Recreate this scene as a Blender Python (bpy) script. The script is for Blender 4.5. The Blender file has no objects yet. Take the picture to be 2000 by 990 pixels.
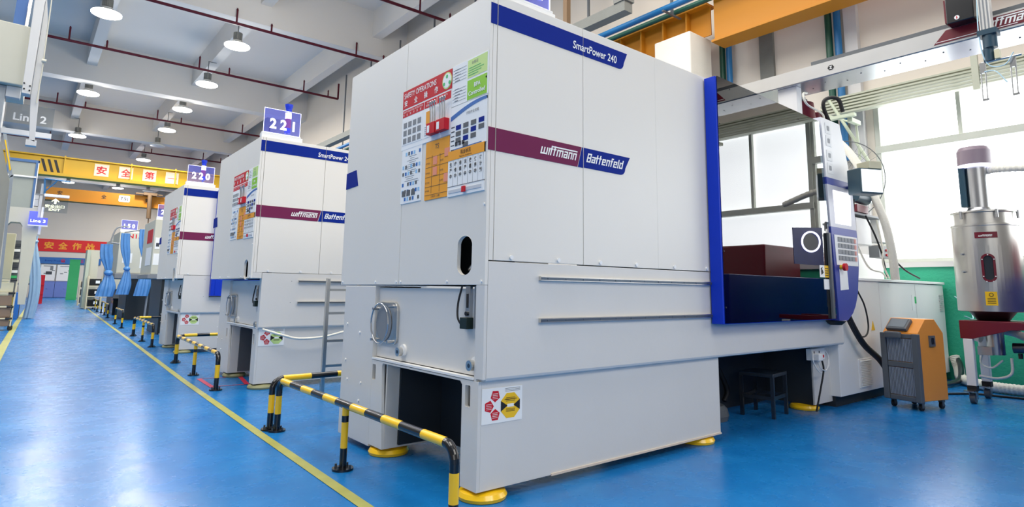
import bpy, bmesh, math, random
from mathutils import Vector, Matrix
random.seed(7)
S = bpy.context.scene
COL = S.collection
PI = math.pi

# ------------------------------------------------------------------ camera
F_PX, CX, CY = 1173.7252, 1020.2063, 392.5943
YAW, PITCH, ROLL = .6886, .1479, .0131
CAM = Vector((-1.8402, -2.5327, 1.05))
f_ = Vector((math.sin(YAW)*math.cos(PITCH), math.cos(YAW)*math.cos(PITCH), math.sin(PITCH)))
r_ = Vector((math.cos(YAW), -math.sin(YAW), 0)); u_ = r_.cross(f_)
r2 = math.cos(ROLL)*r_ + math.sin(ROLL)*u_; u2 = -math.sin(ROLL)*r_ + math.cos(ROLL)*u_
cd = bpy.data.cameras.new('camera'); cam = bpy.data.objects.new('camera', cd); COL.objects.link(cam)
M = Matrix((r2, u2, -f_)).transposed().to_4x4(); M.translation = CAM
cam.matrix_world = M
cd.sensor_width = 36; cd.lens = F_PX/2000*36
cd.shift_x = (1000-CX)/2000; cd.shift_y = (CY-495)/2000
cd.clip_end = 400
S.camera = cam

# ------------------------------------------------------------------ look, world, big lights
S.view_settings.view_transform = 'Standard'; S.view_settings.look = 'None'
S.view_settings.gamma = 1; S.view_settings.use_curve_mapping = False
S.view_settings.exposure = -0.16
W = bpy.data.worlds.new('world'); S.world = W; W.use_nodes = True
W.node_tree.nodes['Background'].inputs[0].default_value = (1, .96, .88, 1)
W.node_tree.nodes['Background'].inputs[1].default_value = .27
LAMP_W = 310          # each high-bay lamp, watts
WINDOW_E = 4.2        # daylight seen in the window panes

def light(name, kind, loc, energy, size=1, rot=(0,0,0), color=(1,1,1), sy=None, parent=None, spread=None):
    l = bpy.data.lights.new(name, kind); l.energy = energy; l.color = color
    if kind == 'AREA':
        l.size = size
        if sy: l.shape = 'RECTANGLE'; l.size_y = sy
        if spread: l.spread = spread
    elif kind in ('POINT', 'SPOT'): l.shadow_soft_size = size
    o = bpy.data.objects.new(name, l); COL.objects.link(o); o.location = loc; o.rotation_euler = rot
    if parent: o.parent = parent
    return o
# unseen fill lights: further hall lamps, some added to brighten faces and back wall
for i, (x, y) in enumerate([(-.7, -9), (2.6, -9), (-.7, -.5), (2.6, 3.8), (2.6, 12.3), (-.7, 8), (-5, 3), (-6, 10), (5.9, 0), (-5, 42), (6, 44), (6, 55)]):
    light('hall_fill_light', 'AREA', (x, y, 8.2), LAMP_W, 3.6, color=(1, .955, .89))
    if x < 4: light('hall_fill_spill', 'POINT', (x, y, 7.4), LAMP_W*.36, .35, color=(1, .96, .9))
# soft fill light added behind the camera, standing for daylight from out of view
light('fill_behind', 'AREA', (-6, -9, 3.2), 200, 7, (math.radians(80), 0, math.radians(-38)), (1, .98, .94), 3.5)

# ------------------------------------------------------------------ materials
def new_mat(name):
    m = bpy.data.materials.new(name); m.use_nodes = True
    return m, m.node_tree.nodes, m.node_tree.links, m.node_tree.nodes['Principled BSDF']
def lin(c):
    return tuple((v/255/12.92 if v/255 <= .04045 else ((v/255+.055)/1.055)**2.4) for v in c)
def mat(name, rgb, rough=.5, metal=0, var=.05, scale=6, bump=0, emis=0, coat=0, bscale=40, spec=.5):
    m, N, L, B = new_mat(name); B.inputs['Specular IOR Level'].default_value = spec
    c = lin(rgb)
    B.inputs['Roughness'].default_value = rough; B.inputs['Metallic'].default_value = metal
    B.inputs['Coat Weight'].default_value = coat
    tc = N.new('ShaderNodeTexCoord'); ns = N.new('ShaderNodeTexNoise'); ns.inputs['Scale'].default_value = scale; ns.inputs['Detail'].default_value = 3
    L.new(tc.outputs['Object'], ns.inputs['Vector'])
    mx = N.new('ShaderNodeMix'); mx.data_type = 'RGBA'
    L.new(ns.outputs['Fac'], mx.inputs[0])
    mx.inputs[6].default_value = (*[v*(1-var) for v in c], 1); mx.inputs[7].default_value = (*[min(1, v*(1+var)) for v in c], 1)
    L.new(mx.outputs[2], B.inputs['Base Color'])
    if bump:
        n2 = N.new('ShaderNodeTexNoise'); n2.inputs['Scale'].default_value = bscale; n2.inputs['Detail'].default_value = 4
        L.new(tc.outputs['Object'], n2.inputs['Vector'])
        bp = N.new('ShaderNodeBump'); bp.inputs['Strength'].default_value = bump; bp.inputs['Distance'].default_value = .02
        L.new(n2.outputs['Fac'], bp.inputs['Height']); L.new(bp.outputs['Normal'], B.inputs['Normal'])
    if emis:
        B.inputs['Emission Color'].default_value = (*c, 1); B.inputs['Emission Strength'].default_value = emis
    return m
def glow(name, rgb, e):
    m, N, L, B = new_mat(name); c = lin(rgb)
    B.inputs['Base Color'].default_value = (*c, 1); B.inputs['Emission Color'].default_value = (*c, 1); B.inputs['Emission Strength'].default_value = e
    return m
def glassy(name, tint, refl, rough=.0, emis=None, es=0):
    m, N, L, B = new_mat(name); N.remove(B)
    t = N.new('ShaderNodeBsdfTransparent'); t.inputs[0].default_value = (*tint, 1)
    g = N.new('ShaderNodeBsdfGlossy'); g.inputs[0].default_value = (1, 1, 1, 1); g.inputs['Roughness'].default_value = rough
    fr = N.new('ShaderNodeFresnel'); fr.inputs[0].default_value = refl
    x = N.new('ShaderNodeMixShader'); L.new(fr.outputs[0], x.inputs[0]); L.new(t.outputs[0], x.inputs[1]); L.new(g.outputs[0], x.inputs[2])
    out = x
    if emis:
        e = N.new('ShaderNodeEmission'); e.inputs[0].default_value = (*emis, 1); e.inputs[1].default_value = es
        a = N.new('ShaderNodeAddShader'); L.new(x.outputs[0], a.inputs[0]); L.new(e.outputs[0], a.inputs[1]); out = a
    L.new(out.outputs[0], N['Material Output'].inputs[0])
    return m

PAINT = mat('light_grey_paint', (233, 229, 220), .42, var=.015, scale=2)
PAINT2 = mat('bed_grey_paint', (219, 217, 212), .45, var=.03, scale=3, bump=.05, bscale=14)
PAINT3 = mat('warm_grey_paint', (205, 206, 205), .5, var=.02)
CREAM = mat('cream_paint', (205, 203, 186), .5, var=.03)
CREAM2 = mat('cream_tube', (226, 214, 180), .5)
WHITE = mat('white_paint', (240, 240, 238), .4, var=.01)
WHITEG = mat('white_glossy', (245, 245, 243), .15, var=.01)
PAPER = mat('paper', (244, 245, 243), .6, var=.01)
BLUE = mat('royal_blue_paint', (4, 54, 190), .45, spec=.25, var=.03)
NAVY = mat('navy_stripe', (8, 40, 136), .65, spec=.12, var=.02)
NAVY2 = mat('navy_panel', (8, 28, 112), .3, var=.08, scale=1.5)
MAROON = mat('maroon_stripe', (116, 38, 78), .6, spec=.15, var=.03)
WINE = mat('wine_paint', (112, 18, 38), .35, var=.04)
BLACK = mat('black_paint', (18, 20, 24), .25, var=.1, coat=.3)
RUBBER = mat('black_rubber', (22, 23, 26), .6)
YELLOW = mat('safety_yellow', (250, 200, 20), .3, var=.04, coat=.3)
CRANE = mat('crane_yellow', (192, 124, 8), .6, var=.05, scale=1)
CRANE2 = mat('crane_bright_yellow', (196, 156, 14), .55, var=.05, scale=1)
RED = mat('sign_red', (206, 36, 50), .5, spec=.2, var=.02)
ORANGE = mat('orange_sheet', (246, 166, 58), .5, spec=.2, var=.03)
ORANGE2 = mat('orange_case', (232, 150, 60), .45, var=.03)
LIME = mat('lime_sheet', (140, 206, 40), .5)
PALEGREEN = mat('pale_green_sheet', (200, 228, 140), .5)
PINK = mat('pink_note', (240, 150, 120), .6)
LTBLUE = mat('mid_blue', (30, 105, 180), .4)
SKYB = mat('light_blue_sheet', (150, 200, 235), .5)
STEEL = mat('steel', (190, 192, 195), .28, 1, var=.06)
STEELW = mat('brushed_steel', (205, 203, 198), .32, 1, var=.05, scale=3)
DSTEEL = mat('dark_steel', (96, 100, 106), .35, 1, var=.1)
GALV = mat('galvanised', (150, 158, 165), .45, .6, var=.15, scale=20)
GREY = mat('mid_grey', (130, 134, 138), .5)
DGREY = mat('dark_grey_plastic', (90, 95, 100), .4)
CONC = mat('concrete_dark', (120, 122, 118), .9, var=.12, scale=5, bump=.2)
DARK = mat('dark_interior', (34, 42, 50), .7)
TEAL = mat('dark_teal', (30, 66, 84), .4)
INK = mat('printing_ink', (60, 64, 72), .6)
INK2 = mat('black_ink', (22, 22, 26), .6)
GREENP = mat('green_pipe_paint', (20, 78, 62), .4)
BLUEP = mat('blue_pipe_paint', (20, 104, 160), .4)
PIPE = mat('sprinkler_red', (86, 26, 40), .4, spec=.2)
GREENB = mat('green_board', (60, 190, 110), .5)
BANNER = mat('banner_red', (224, 30, 36), .6, var=.03)
GOLD = mat('banner_gold', (250, 170, 40), .5)
HOSE = mat('white_hose', (232, 230, 218), .5, bump=.3, bscale=60)
BOXW = mat('white_cladding', (225, 222, 212), .8, var=.03, bump=.1)
CURT = mat('blue_curtain_vinyl', (84, 138, 196), .25, var=.12, scale=8)
CURT2 = mat('pale_curtain_vinyl', (150, 180, 205), .3, var=.1, scale=8)
BROWN = mat('brown_post', (120, 96, 70), .6)
BEIGE = mat('beige_panel', (214, 208, 176), .5)
TANB = mat('tan_bin', (140, 118, 98), .6)
CARD = mat('sign_card', (222, 216, 196), .6)
LENS = glow('lamp_lens', (255, 255, 252), 14)
SKYPANE = glow('daylit_window_pane', (250, 253, 255), WINDOW_E)
SIGNLIT = glow('lit_sign_edge', (225, 228, 255), 1.6)
RING = glow('lit_ring', (225, 225, 255), 1.5)
TOWW = glow('tower_white_lit', (255, 240, 225), 8)
TOWR = mat('tower_red', (190, 30, 70), .3)
TOWB = mat('tower_blue', (30, 60, 200), .3)
ACRY = glassy('lit_blue_acrylic', (.62, .64, .92), 1.3, emis=(.12, .14, .50), es=.42)
ACRYC = glassy('clear_acrylic', (.86, .90, .93), 1.45, .02)
GLASS = glassy('door_glass', (.74, .86, .92), 2.3)
WIRE = mat('fan_wire', (90, 96, 98), .4, .5)
PALEMETAL = mat('pale_green_metal', (190, 200, 178), .5)
LOUV = mat('louvre_grey', (176, 180, 164), .5, .2)

# wall, ceiling and floor
WALLW = mat('plaster_wall', (222, 215, 204), .85, var=.04, scale=.6, bump=.08, bscale=3)
WALLG = mat('plaster_wall_cool', (205, 205, 205), .85, var=.04, scale=.6)
CEIL = mat('ceiling_white', (218, 214, 208), .85, var=.04, scale=.4, bump=.05, bscale=4)
WAIN = mat('green_wainscot', (40, 165, 130), .5, var=.06, scale=3, bump=.35, bscale=25)
def floor_mat():
    m, N, L, B = new_mat('blue_epoxy_floor')
    tc = N.new('ShaderNodeTexCoord')
    n1 = N.new('ShaderNodeTexNoise'); n1.inputs['Scale'].default_value = 2.4; n1.inputs['Detail'].default_value = 10; n1.inputs['Roughness'].default_value = .72
    L.new(tc.outputs['Object'], n1.inputs['Vector'])
    cr = N.new('ShaderNodeValToRGB'); cr.color_ramp.elements[0].position = .3; cr.color_ramp.elements[1].position = .72
    cr.color_ramp.elements[0].color = (*lin((12, 100, 168)), 1); cr.color_ramp.elements[1].color = (*lin((30, 120, 186)), 1)
    L.new(n1.outputs['Fac'], cr.inputs[0]); L.new(cr.outputs[0], B.inputs['Base Color'])
    n2 = N.new('ShaderNodeTexNoise'); n2.inputs['Scale'].default_value = 5; n2.inputs['Detail'].default_value = 5
    L.new(tc.outputs['Object'], n2.inputs['Vector'])
    mr = N.new('ShaderNodeMapRange'); mr.inputs[3].default_value = .20; mr.inputs[4].default_value = .34
    L.new(n2.outputs['Fac'], mr.inputs[0]); L.new(mr.outputs[0], B.inputs['Roughness'])
    n3 = N.new('ShaderNodeTexNoise'); n3.inputs['Scale'].default_value = 26; n3.inputs['Detail'].default_value = 6
    L.new(tc.outputs['Object'], n3.inputs['Vector'])
    bp = N.new('ShaderNodeBump'); bp.inputs['Strength'].default_value = .10; bp.inputs['Distance'].default_value = .01
    L.new(n3.outputs['Fac'], bp.inputs['Height']); L.new(bp.outputs['Normal'], B.inputs['Normal'])
    B.inputs['Specular IOR Level'].default_value = .5; B.inputs['IOR'].default_value = 1.26
    return m
FLOOR = floor_mat()

# ------------------------------------------------------------------ mesh building
_tcache = {}
def text_geo(s, shear=0, bold=0):
    k = (s, shear, bold)
    if k in _tcache: return _tcache[k]
    c = bpy.data.curves.new('lettering', 'FONT'); c.body = s; c.resolution_u = 3; c.offset = bold; c.shear = shear
    o = bpy.data.objects.new('lettering', c); m = bpy.data.meshes.new_from_object(o)
    vs = [(v.co.x, v.co.y) for v in m.vertices]; fs = [tuple(p.vertices) for p in m.polygons]
    bpy.data.objects.remove(o); bpy.data.curves.remove(c); bpy.data.meshes.remove(m)
    xs = [v[0] for v in vs]; ys = [v[1] for v in vs]
    _tcache[k] = (vs, fs, min(xs), max(xs), min(ys), max(ys))
    return _tcache[k]

class Pl:   # a plane frame: o origin, u right, v up, n towards the viewer
    def __init__(s, o, u, v): s.o, s.u, s.v = Vector(o), Vector(u), Vector(v); s.n = s.u.cross(s.v)
    def at(s, a, b, d=0): return s.o + s.u*a + s.v*b + s.n*d
END = Pl((0,0,0), (0,-1,0), (0,0,1))      # faces -X ; a = -y
SIDE = Pl((0,0,0), (1,0,0), (0,0,1))      # faces -Y ; a = x

class MB:
    def __init__(s, off=(0,0,0)): s.v = []; s.f = []; s.m = []; s.off = Vector(off); s.sm = []
    def add(s, vs, fs, m=0, smooth=False):
        b = len(s.v); s.v += [Vector(p) for p in vs]
        for f in fs: s.f.append([b+i for i in f]); s.m.append(m); s.sm.append(smooth)
    def box(s, x0, x1, y0, y1, z0, z1, m=0):
        s.add([(x0,y0,z0),(x1,y0,z0),(x1,y1,z0),(x0,y1,z0),(x0,y0,z1),(x1,y0,z1),(x1,y1,z1),(x0,y1,z1)],
              [(0,3,2,1),(4,5,6,7),(0,1,5,4),(1,2,6,5),(2,3,7,6),(3,0,4,7)], m); return s
    def pbox(s, P, a0, a1, b0, b1, d0, d1, m=0):
        pts = [P.at(a,b,d) for d in (d0,d1) for a,b in ((a0,b0),(a1,b0),(a1,b1),(a0,b1))]
        s.add(pts, [(0,3,2,1),(4,5,6,7),(0,1,5,4),(1,2,6,5),(2,3,7,6),(3,0,4,7)], m); return s
    def ppoly(s, P, pts, d0, d1, m=0):
        n = len(pts); ar = sum(pts[i][0]*pts[(i+1)%n][1]-pts[(i+1)%n][0]*pts[i][1] for i in range(n))
        if ar < 0: pts = pts[::-1]
        vs = [P.at(a,b,d0) for a,b in pts] + [P.at(a,b,d1) for a,b in pts]
        fs = [tuple(range(n))[::-1], tuple(range(n,2*n))] + [(i,(i+1)%n,(i+1)%n+n,i+n) for i in range(n)]
        s.add(vs, fs, m); return s
    def plate(s, P, outer, holes, d0, d1, m=0):     # a sheet with holes cut through it
        bm = bmesh.new(); es = []
        for lp in [outer]+holes:
            vv = [bm.verts.new((a,b,0)) for a,b in lp]
            for i in range(len(vv)): es.append(bm.edges.new((vv[i], vv[(i+1)%len(vv)])))
        bmesh.ops.triangle_fill(bm, use_beauty=True, edges=es)
        bm.verts.index_update()
        vs = [(v.co.x, v.co.y) for v in bm.verts]; tri = [[v.index for v in f.verts] for f in bm.faces]
        bm.free(); n = len(vs)
        ff = []
        for t in tri:
            a, b, c = [vs[i] for i in t]
            if (b[0]-a[0])*(c[1]-a[1])-(b[1]-a[1])*(c[0]-a[0]) < 0: t = t[::-1]
            ff.append([i+n for i in t]); ff.append(t[::-1])
        k = 0
        for lp in [outer]+holes:
            L_ = len(lp)
            for i in range(L_): ff.append([k+i, k+(i+1)%L_, k+(i+1)%L_+n, k+i+n])
            k += L_
        s.add([P.at(a,b,d0) for a,b in vs]+[P.at(a,b,d1) for a,b in vs], ff, m); return s
    def text(s, P, t, a, b, h, d=.002, m=0, width=None, align='L', shear=0, bold=0):
        vs, fs, x0, x1, y0, y1 = text_geo(t, shear, bold)
        k = h/max(.2, (y1-y0)); kx = k if width is None else width/(x1-x0)
        ox = a if align == 'L' else a-(x1-x0)*kx/2
        s.add([P.at(ox+(x-x0)*kx, b+(y-y0)*k, d) for x, y in vs], fs, m); return s
    def cyl(s, p0, p1, r, m=0, seg=20, r2=None, caps=True, smooth=True):
        p0, p1 = Vector(p0), Vector(p1); r2 = r if r2 is None else r2
        d = (p1-p0).normalized(); x = d.orthogonal().normalized(); y = d.cross(x)
        ring = lambda p, q: [p+(x*math.cos(t)+y*math.sin(t))*q for t in [2*PI*i/seg for i in range(seg)]]
        s.add(ring(p0,r)+ring(p1,r2), [(i,(i+1)%seg,(i+1)%seg+seg,i+seg) for i in range(seg)], m, smooth)
        if caps:
            s.add(ring(p0,r), [tuple(range(seg))[::-1]], m); s.add(ring(p1,r2), [tuple(range(seg))], m)
        return s
    def revolve(s, c, prof, m=0, seg=32, ms=None):    # prof = [(r, z)...]
        c = Vector(c); vs = []
        for r, z in prof: vs += [c+Vector((r*math.cos(2*PI*i/seg), r*math.sin(2*PI*i/seg), z)) for i in range(seg)]
        for j in range(len(prof)-1):
            mm = m if ms is None else ms[j]
            b = len(s.v)
            s.add(vs[j*seg:(j+2)*seg], [(i,(i+1)%seg,(i+1)%seg+seg,i+seg) for i in range(seg)], mm, True)
        s.add(vs[:seg], [tuple(range(seg))[::-1]], m if ms is None else ms[0]); s.add(vs[-seg:], [tuple(range(seg))], m if ms is None else ms[-1])
        return s
    def tube(s, pts, r, m=0, seg=10, stripe=None, caps=True, ridge=0):
        pts = [Vector(p) for p in pts]; n = len(pts)
        tan = [(pts[min(i+1,n-1)]-pts[max(i-1,0)]).normalized() for i in range(n)]
        x = tan[0].orthogonal().normalized(); rings = []; L_ = 0; seq = []
        for i in range(n):
            x = (x - tan[i]*x.dot(tan[i])).normalized(); y = tan[i].cross(x)
            rr = r*(1+ridge*(i % 2))
            rings.append([pts[i]+(x*math.cos(2*PI*k/seg)+y*math.sin(2*PI*k/seg))*rr for k in range(seg)])
            if i: L_ += (pts[i]-pts[i-1]).length
            seq.append(L_)
        for i in range(n-1):
            mm = m
            if callable(stripe): mm = stripe((seq[i]+seq[i+1])/2)
            elif stripe: mm = int(((seq[i]+seq[i+1])/2+stripe[1])/stripe[0]) % 2
            s.add(rings[i]+rings[i+1], [(k,(k+1)%seg,(k+1)%seg+seg,k+seg) for k in range(seg)], mm, True)
        if caps:
            s.add(rings[0], [tuple(range(seg))[::-1]], m); s.add(rings[-1], [tuple(range(seg))], m)
        return s
    def build(s, name, mats, parent=None, bevel=0, loc=None, label=None):
        me = bpy.data.meshes.new(name)
        me.from_pydata([tuple(p+s.off) for p in s.v], [], s.f); me.update()
        if not isinstance(mats, (list, tuple)): mats = [mats]
        for q in mats: me.materials.append(q)
        for i, p in enumerate(me.polygons): p.material_index = min(s.m[i], len(mats)-1); p.use_smooth = s.sm[i]
        o = bpy.data.objects.new(name, me); COL.objects.link(o)
        if parent: o.parent = parent
        if loc: o.location = loc
        if bevel:
            b = o.modifiers.new('edge_round', 'BEVEL'); b.width = bevel; b.segments = 2; b.limit_method = 'ANGLE'; b.angle_limit = math.radians(40); b.harden_normals = False
        if label: o['label'] = label
        return o
def tag(o, label, cat, group=None):
    o['label'] = label; o['category'] = cat
    if group: o['group'] = group
    return o
def empty(name, loc, label, cat, group=None, rz=0):
    o = bpy.data.objects.new(name, None); COL.objects.link(o); o.location = loc; o.rotation_euler = (0,0,rz); o.empty_display_size = .1
    return tag(o, label, cat, group)
def struct(name, mb, mats, parent=None, bevel=0):
    o = mb.build(name, mats, parent, bevel)
    if not parent: o['kind'] = 'structure'
    return o
def smoothpath(ctrl, n=8):    # Catmull-Rom through the control points
    P = [Vector(c) for c in ctrl]; P = [P[0]*2-P[1]]+P+[P[-1]*2-P[-2]]; out = []
    for i in range(1, len(P)-2):
        for k in range(n):
            t = k/n
            out.append(.5*((2*P[i])+(-P[i-1]+P[i+1])*t+(2*P[i-1]-5*P[i]+4*P[i+1]-P[i+2])*t*t+(-P[i-1]+3*P[i]-3*P[i+1]+P[i+2])*t**3))
    out.append(P[-2]); return out
def cable(name, ctrl, r, m, label, cat='cable', parent=None, n=8, ridge=0, group=None):
    o = MB().tube(smoothpath(ctrl, n), r, 0, 8, ridge=ridge).build(name, m, parent)
    if not parent: tag(o, label, cat, group)
    return o
def rrect(a0, a1, b0, b1, r, n=5):
    out = []
    for cx, cy, s in ((a1-r,b1-r,0),(a0+r,b1-r,1),(a0+r,b0+r,2),(a1-r,b0+r,3)):
        for i in range(n+1):
            t = PI/2*(s+i/n); out.append((cx+r*math.cos(t), cy+r*math.sin(t)))
    return out

# square letters of the two maker's names on the machines
_s = .17
GLY = {'w': (.95, [(0,_s,0,.8),(.39,.39+_s,0,.8),(.78,.95,0,.8),(0,.95,0,_s)]), 'i': (_s, [(0,_s,0,.8)]),
 't': (.30, [(.02,.02+_s,0,1.1),(-.08,.32,.8-_s,.8)]), 'm': (.95, [(0,_s,0,.8),(.39,.39+_s,0,.8),(.78,.95,0,.8),(0,.95,.8-_s,.8)]),
 'n': (.56, [(0,_s,0,.8),(.39,.56,0,.8),(0,.56,.8-_s,.8)]), 'a': (.56, [(0,.56,.8-_s,.8),(.39,.56,0,.8),(0,.56,0,_s),(0,_s,0,.45),(0,.5,.34,.34+.13)]),
 'e': (.56, [(0,_s,0,.8),(0,.56,0,_s),(0,.56,.8-_s,.8),(0,.5,.34,.47),(.39,.56,.34,.8)]), 'f': (.36, [(.04,.04+_s,0,1.1),(.04,.4,1.1-_s,1.1),(-.05,.34,.62,.76)]),
 'l': (_s, [(0,_s,0,1.1)]), 'd': (.56, [(0,_s,0,.8),(0,.56,0,_s),(0,.56,.8-_s,.8),(.39,.56,0,1.1)]),
 'B': (.6, [(0,_s,0,1.1),(0,.6,0,_s),(0,.6,1.1-_s,1.1),(0,.6,.46,.46+_s),(.43,.6,0,1.1)])}
def square_word(mb, P, word, a, b, width, d=.002, m=0, shear=.28, bar=False, hs=1):
    x = 0; rects = []; mark = 0
    for i, ch in enumerate(word):
        w, rs = GLY[ch]; rects += [(x+r0, x+r1, z0, z1) for r0, r1, z0, z1 in rs]
        if ch == 't' and not mark: mark = x
        x += w+(.12 if ch != 't' else .16)
    if bar: rects.append((mark, x-.12, .93, 1.08))
    k = width/x
    for j, (x0, x1, z0, z1) in enumerate(rects):
        q = [(a+(X+shear*Z)*k, b+Z*k*hs) for X, Z in ((x0,z0),(x1,z0),(x1,z1),(x0,z1))]
        s_ = d+.0002*(j % 5)
        mb.add([P.at(*p, s_) for p in q], [(0,1,2,3)], m)

# ================================================================== SETTING
HX = 7.45
fl = struct('floor', MB().box(-14, HX+.3, -14, 60.3, -.1, 0), FLOOR)
# yellow lines painted on the floor
def ribbon(mb, pts, w, z=.003, m=0):
    pts = [Vector((x, y, z)) for x, y in pts]
    vs = []
    for i, p in enumerate(pts):
        t = (pts[min(i+1, len(pts)-1)]-pts[max(i-1, 0)]).normalized(); nn = Vector((-t.y, t.x, 0))
        vs += [p-nn*w/2, p+nn*w/2]
    mb.add(vs, [(2*i, 2*i+2, 2*i+3, 2*i+1) for i in range(len(pts)-1)], m)
LINEY = mat('worn_yellow_line', (160, 160, 80), .4, var=.25, scale=9)
LINEW = mat('thin_white_line', (150, 190, 225), .4, var=.1)
LINER = mat('red_floor_tape', (208, 50, 80), .4)
mb = MB(); ribbon(mb, [(1.48, 56.3), (.37, 25.8), (-.129, 10.77), (-.327, 5.19), (-.398, 2.26), (-.437, .36), (-.47, -3)], .062)
struct('trim_1', mb, LINEY)
mb = MB(); ribbon(mb, [(-1.55, 32), (-1.83, 18.7), (-1.983, 9.97), (-2.1, 3)], .11); struct('trim_2', mb, LINEY)
mb = MB()
for y in (8.5, 15.5): ribbon(mb, [(-.1, y), (1.2, y)], .03)
struct('trim_3', mb, LINEW)
mb = MB()
ribbon(mb, [(-.155, 5.31), (-.176, 4.55)], .05); ribbon(mb, [(.27, 5.25), (.17, 4.58)], .05); ribbon(mb, [(-.15, 5.32), (.30, 5.22)], .02); ribbon(mb, [(-.176, 4.62), (.18, 4.6)], .02)
struct('trim_4', mb, LINER)

ZS, ZB = 10.1, 8.6
struct('ceiling', MB().box(-14, HX+.3, -14, 60.3, ZS, ZS+.2), CEIL)
for i, y in enumerate((-2.6, 6.3, 15.35, 24.7, 34.4, 43.5, 52.5)):
    o = struct('ceiling_beam', MB().box(-14, HX, y-.28, y+.28, ZB, ZS), CEIL)
for x in (-7.3, -3.95, -.65, 2.85, 6.35):
    o = struct('ceiling_joist', MB().box(x-.16, x+.16, -14, 60, 9.2, ZS), CEIL)
struct('wall_back', MB().box(-14, HX+.3, 60, 60.3, 0, ZS), WALLW)

# right wall with the strip of windows, Y from -12 to .75
WZ0, WZ1, TR0, TR1 = 1.50, 3.80, 3.06, 3.16
WY1 = .76
mb = MB()
mb.box(HX, HX+.3, -14, 60, WZ1, ZS).box(HX, HX+.3, WY1, 60, WZ0-.07, WZ1).box(HX, HX+.3, -14, -11.3, WZ0-.07, WZ1)
struct('wall_right', mb, WALLW)
struct('wall_right_green', MB().box(HX-.01, HX+.3, -14, 60, 0, 1.43), WAIN)
struct('trim_5', MB().box(HX-.05, HX+.3, -11.3, WY1, 1.43, WZ0), WALLG)
# window units
FRM = mat('window_frame_grey', (206, 210, 200), .5)
y1 = WY1
n = 1
for y0 in (-1.9, -4.6, -7.3, -10.0):
    if n > 1: TR0, TR1 = 2.36, 2.46
    w = MB()
    w.box(HX+.02, HX+.10, y0, y1, WZ0, WZ0+.05).box(HX+.02, HX+.10, y0, y1, WZ1-.06, WZ1).box(HX-.02, HX+.10, y0, y1, TR0, TR1)
    w.box(HX+.0, HX+.10, y1-.07, y1, WZ0, WZ1).box(HX+.02, HX+.10, y0, y0+.04, WZ0, WZ1)
    w.box(HX+.02, HX+.09, y1-1.05, y1-1.00, TR1, WZ1)
    wo = struct('window_%d' % n, w, FRM, bevel=.006)
    p = MB().box(HX+.12, HX+.13, y0, y1, WZ0, WZ1).build('window_pane', SKYPANE, wo)
    y1 = y0; n += 1
# engaged column beside the window
struct('column', MB().box(HX-.10, HX, .86, 1.04, 1.5, 7), WALLG)
for i, (a, b) in enumerate(((2.18, 2.42), (8.6, 9.0), (16.5, 17))):
    struct('wall_column', MB().box(HX-.06, HX+.0, a, b, 2.5, ZS), CONC)
# stack of aluminium louvre slats above the window
lo = empty('louvre_stack', (7.1, -1, 3.7), 'stack of long pale louvre slats running above the windows', 'louvre')
for k in range(6):
    MB((-7.1, 1, -3.7)).box(7.02+.03*k, 7.14+.03*k, -6, 1.35, 3.64+.055*k, 3.665+.055*k).build('slat', LOUV, lo)
MB((-7.1, 1, -3.7)).box(7.0, 7.04, -.62, -.55, 3.58, 4.05).box(7.0, 7.3, -3.4, -3.33, 3.58, 3.63).build('bracket', LOUV, lo)

# ================================================================== MACHINES
def poster_lines(mb, P, a0, a1, b0, b1, rows, d, m, frac=.7):
    dz = (b1-b0)/rows
    for i in range(rows):
        w = (a1-a0)*(frac+(1-frac)*random.random())
        mb.pbox(P, a0, a0+w, b0+dz*i+dz*.3, b0+dz*i+dz*.55, 0, d, m)

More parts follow.
